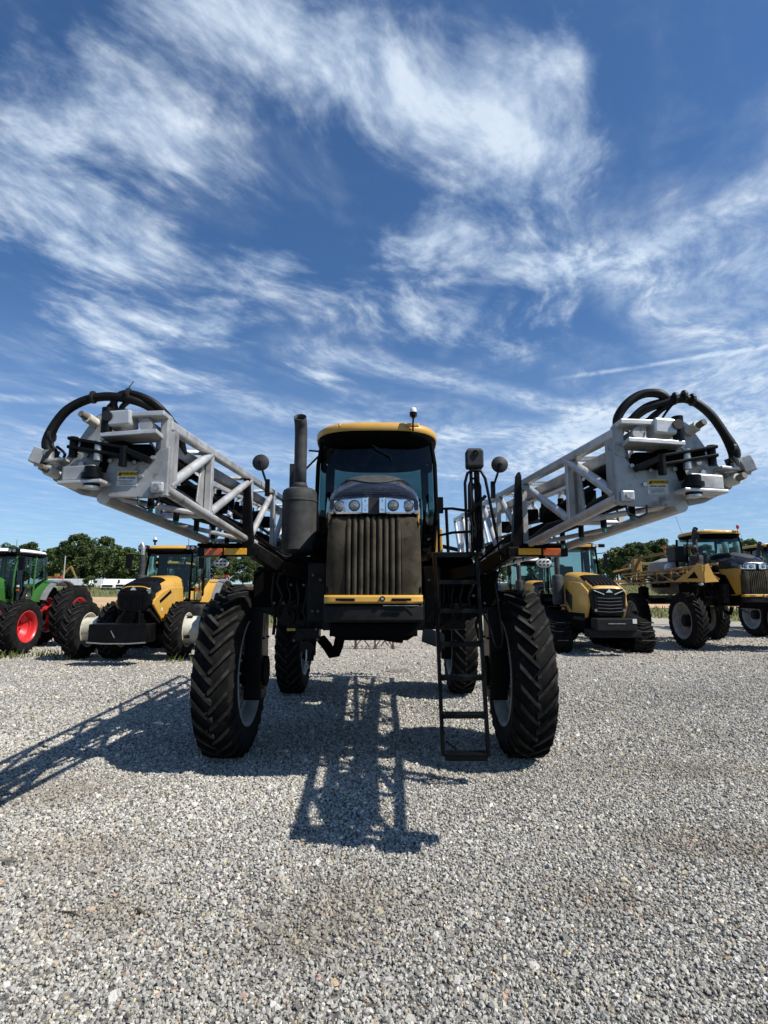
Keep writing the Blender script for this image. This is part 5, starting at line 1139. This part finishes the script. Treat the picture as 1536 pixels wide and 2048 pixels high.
# ------------------------------------------------------------------ trees
def leaf_quads(cen, size, n, up=.35):
    """n small leaf sprays around centres"""
    d = rng.normal(size=(n,3)); d[:,2] += up; d /= np.linalg.norm(d,axis=1)[:,None]
    a = np.cross(d, rng.normal(size=(n,3))); a /= np.linalg.norm(a,axis=1)[:,None]; bb = np.cross(d,a)
    s = (size*rng.uniform(.6,1.3,n))[:,None]
    return np.stack([cen-a*s*.5, cen+bb*s*.32+d*s*.08, cen+a*s*.6, cen-bb*s*.32+d*s*.08],1)
def make_crown(h, wd, nlob, per, leaf, base):
    qs = []
    for i in range(nlob):
        t = rng.uniform(0,1)**.8; z = base+(h-base)*(.08+.9*t)
        prof = math.sin(math.pi*min(1,(.16+.80*t)))**.75
        a = rng.uniform(0,6.283); r = wd*.5*prof*math.sqrt(rng.uniform(.12,1.0))*.85
        c = np.array([r*math.cos(a), r*math.sin(a), z]); lr = rng.uniform(.55,1.15)*wd*.155
        d = rng.normal(size=(per,3)); d /= np.linalg.norm(d,axis=1)[:,None]
        rad = lr*rng.uniform(.45,1.08,per)**.7
        p = c+d*rad[:,None]*np.array([1,1,.78]); qs.append(leaf_quads(p, leaf, per))
    return np.concatenate(qs)
def quads_mesh(name, q, mat):
    n = len(q); me = bpy.data.meshes.new(name); me.vertices.add(n*4); me.vertices.foreach_set('co', q.reshape(-1).astype(np.float32))
    me.loops.add(n*4); me.loops.foreach_set('vertex_index', np.arange(n*4,dtype=np.int32)); me.polygons.add(n)
    me.polygons.foreach_set('loop_start', np.arange(0,n*4,4,dtype=np.int32)); me.update(calc_edges=True); me.validate()
    me.materials.append(M[mat]); return me
def trunk_mesh(h, base, wd):
    b = MB(); b.tube([(0,0,-.3),(.06,0,h*.2),(.12,.06,h*.45),(.05,.12,h*.75)],[.22,.17,.12,.04],8)
    for k in range(7):
        a = random.uniform(0,6.28); z0 = random.uniform(base*.9,h*.6); r = wd*random.uniform(.2,.38)
        b.tube([(.08,.04,z0),(r*.5*math.cos(a),r*.5*math.sin(a),z0+h*.09),(r*math.cos(a),r*math.sin(a),z0+h*.2)],[.08,.055,.02],6)
    return b.mesh('trunk','bark',50)
protos = []
for k, (h, wd, nl, mt_) in enumerate(((9.5,8.0,46,'leafd'),(8.5,6.5,38,'leaf'),(10.5,7.5,48,'leafd'),(7.5,7.5,40,'leaf'),(9.0,5.6,36,'leafd'))):
    protos.append((h, trunk_mesh(h,1.0,wd), quads_mesh('crown', make_crown(h,wd,nl,95,.50,.5), mt_)))
def tree(x, y, k, s, label, group):
    h, tm, cm = protos[k]; rt = thing('broadleaf_tree', (x,y,tz(y)-.05), label, 'tree', group, random.uniform(0,6.28)); s *= .93; rt.scale = (s*random.uniform(.9,1.15),s*random.uniform(.9,1.15),s*random.uniform(.92,1.05))
    put('trunk',tm,rt); put('crown',cm,rt); return rt
def px2x(px, y): return (px-768)/1100*(y*.989)
LT = [(10,118,0,.95),(55,122,2,.90),(95,126,1,1.05),(125,120,2,.98),(150,118,2,1.12),(178,124,0,1.10),(205,119,2,1.02),(228,123,4,1.02),(252,120,1,1.00),(280,125,0,.95),(305,121,3,1.0),(335,128,1,1.0),(365,122,0,.86),(395,126,2,.80),(425,122,3,.95),(455,125,1,.85),(485,120,0,.74),(505,124,3,.90),(540,128,1,.85),(600,130,0,.8),
      (40,140,2,1.0),(110,142,0,1.05),(165,143,2,1.15),(235,142,0,1.0),(300,144,2,.9),(390,145,0,.9)]
SPEC = {150: 'tallest tree of the left tree line, rising above the excavator arm', 505: 'leafy green tree seen between the foreground sprayer wheel and its left boom cradle', 10: 'leafy green tree behind the roof of the green tractor at the left edge'}
for i,(px,y,k,s) in enumerate(LT): tr_ = tree(px2x(px,y),y,k,s,'leafy green tree in the tree line behind the tractors on the left','trees behind the left tractors'); tr_['label'] = SPEC.get(px, tr_['label'])
RT = [(905,128,3,.8),(960,124,1,.8),(1000,122,3,.75),(1075,130,1,.8),(1210,126,3,.85),(1238,112,1,1.0),(1262,108,4,1.02),(1285,112,2,.90),(1305,118,0,1.02),(1330,116,4,1.08),(1352,122,1,1.05),(1385,124,0,.95),(1420,122,2,.88),(1455,126,1,1.08),(1482,112,0,1.0),(1508,114,2,.93),(1532,112,4,1.0),(1560,118,1,1.0),(1590,118,0,1.0),(1320,140,0,1.05),(1480,142,2,1.0)]
SPEC = {1238: 'leafy green tree left of the yellow sprayer mast, ending the tree line', 1532: 'leafy green tree above the cut-off sprayer at the right edge'}
for i,(px,y,k,s) in enumerate(RT): tr_ = tree(px2x(px,y),y,k,s,'leafy green tree in the tree line behind the vehicles on the right','trees behind the right vehicles'); tr_['label'] = SPEC.get(px, tr_['label'])
rt = thing('bush', (px2x(178,76),76,tz(76)-.1), 'dark green bush in front of the white trailers', 'bush')
put('foliage', quads_mesh('foliage', make_crown(2.0,2.5,18,70,.22,.1),'leafd'), rt)
b = MB(); b.tube([(0,0,0),(.1,0,.8),(.2,.1,1.6)],[.08,.06,.02],6); b.tube([(0,0,.1),(-.5,.2,1.3)],[.05,.02],6); b.build('stem','bark',rt)
# uncut grass and weeds in the field, and weeds along the edge of the gravel
def tufts(name, n, xr, yr, hmin, hmax, mat, label, wdt=.03, gate=None):
    x = rng.uniform(xr[0],xr[1],n); y = rng.uniform(yr[0],yr[1],n)
    if gate is not None: k = gate(x,y); x = x[k]; y = y[k]; n = len(x)
    z = np.interp(y,[-60,24,34,45,65,90,130,200],[0,0,.24,.74,1.66,3.0,4.1,4.4])
    p = np.stack([x,y,z],1); h = rng.uniform(hmin,hmax,n); a = rng.uniform(0,6.283,n); wv = wdt*rng.uniform(.6,1.4,n)
    dx = np.stack([np.cos(a)*wv,np.sin(a)*wv,np.zeros(n)],1); ln = np.stack([rng.normal(0,.35,n)*h,rng.normal(0,.35,n)*h,h],1)
    q = np.stack([p-dx,p+dx,p+ln*.75+dx*.5,p+ln-dx*.2],1)
    o = bpy.data.objects.new(name, quads_mesh(name,q,mat)); COL.objects.link(o); return tag(o,label,'grass' if 'grass' in name else 'weeds',kind='stuff')
def nodirt(x,y): return ((y<44)|(y>63)) & (np.abs(x) < y*.80+3) & ((x<-3)|(x>4)|(y>50)) & (y>31+1.6*np.sin(x*.23)+1.1*np.sin(x*.71+2)+np.where(x>3,4,0))
tufts('field_grass', 60000, (-75,75), (31,95), .12, .42, 'grassb', 'uncut green and straw grass of the field behind the vehicles', .05, nodirt)
def wg(x,y):
    k = np.zeros(len(x),bool)
    for cx,cy,r in ((-9.9,16.6,.5),(-8.9,16.0,.6),(-9.2,17.4,.5),(-11.6,16.3,.5),(-10.6,16.1,.45),(-5.6,15.2,.35),(-4.9,15.0,.3),(-12.2,16.0,.4),(9.2,20.5,.6),(8.9,22.5,.8),(9.5,25.5,1.2),(-8.6,22.0,1.0)): k |= (x-cx)**2+(y-cy)**2 < r*r*rng.uniform(.1,1,len(x))
    return k
tufts('gravel_weeds', 42000, (-13,11), (14.5,27), .05, .26, 'weed', 'green weeds sprouting at the edge of the gravel by the tractors', .018, wg)
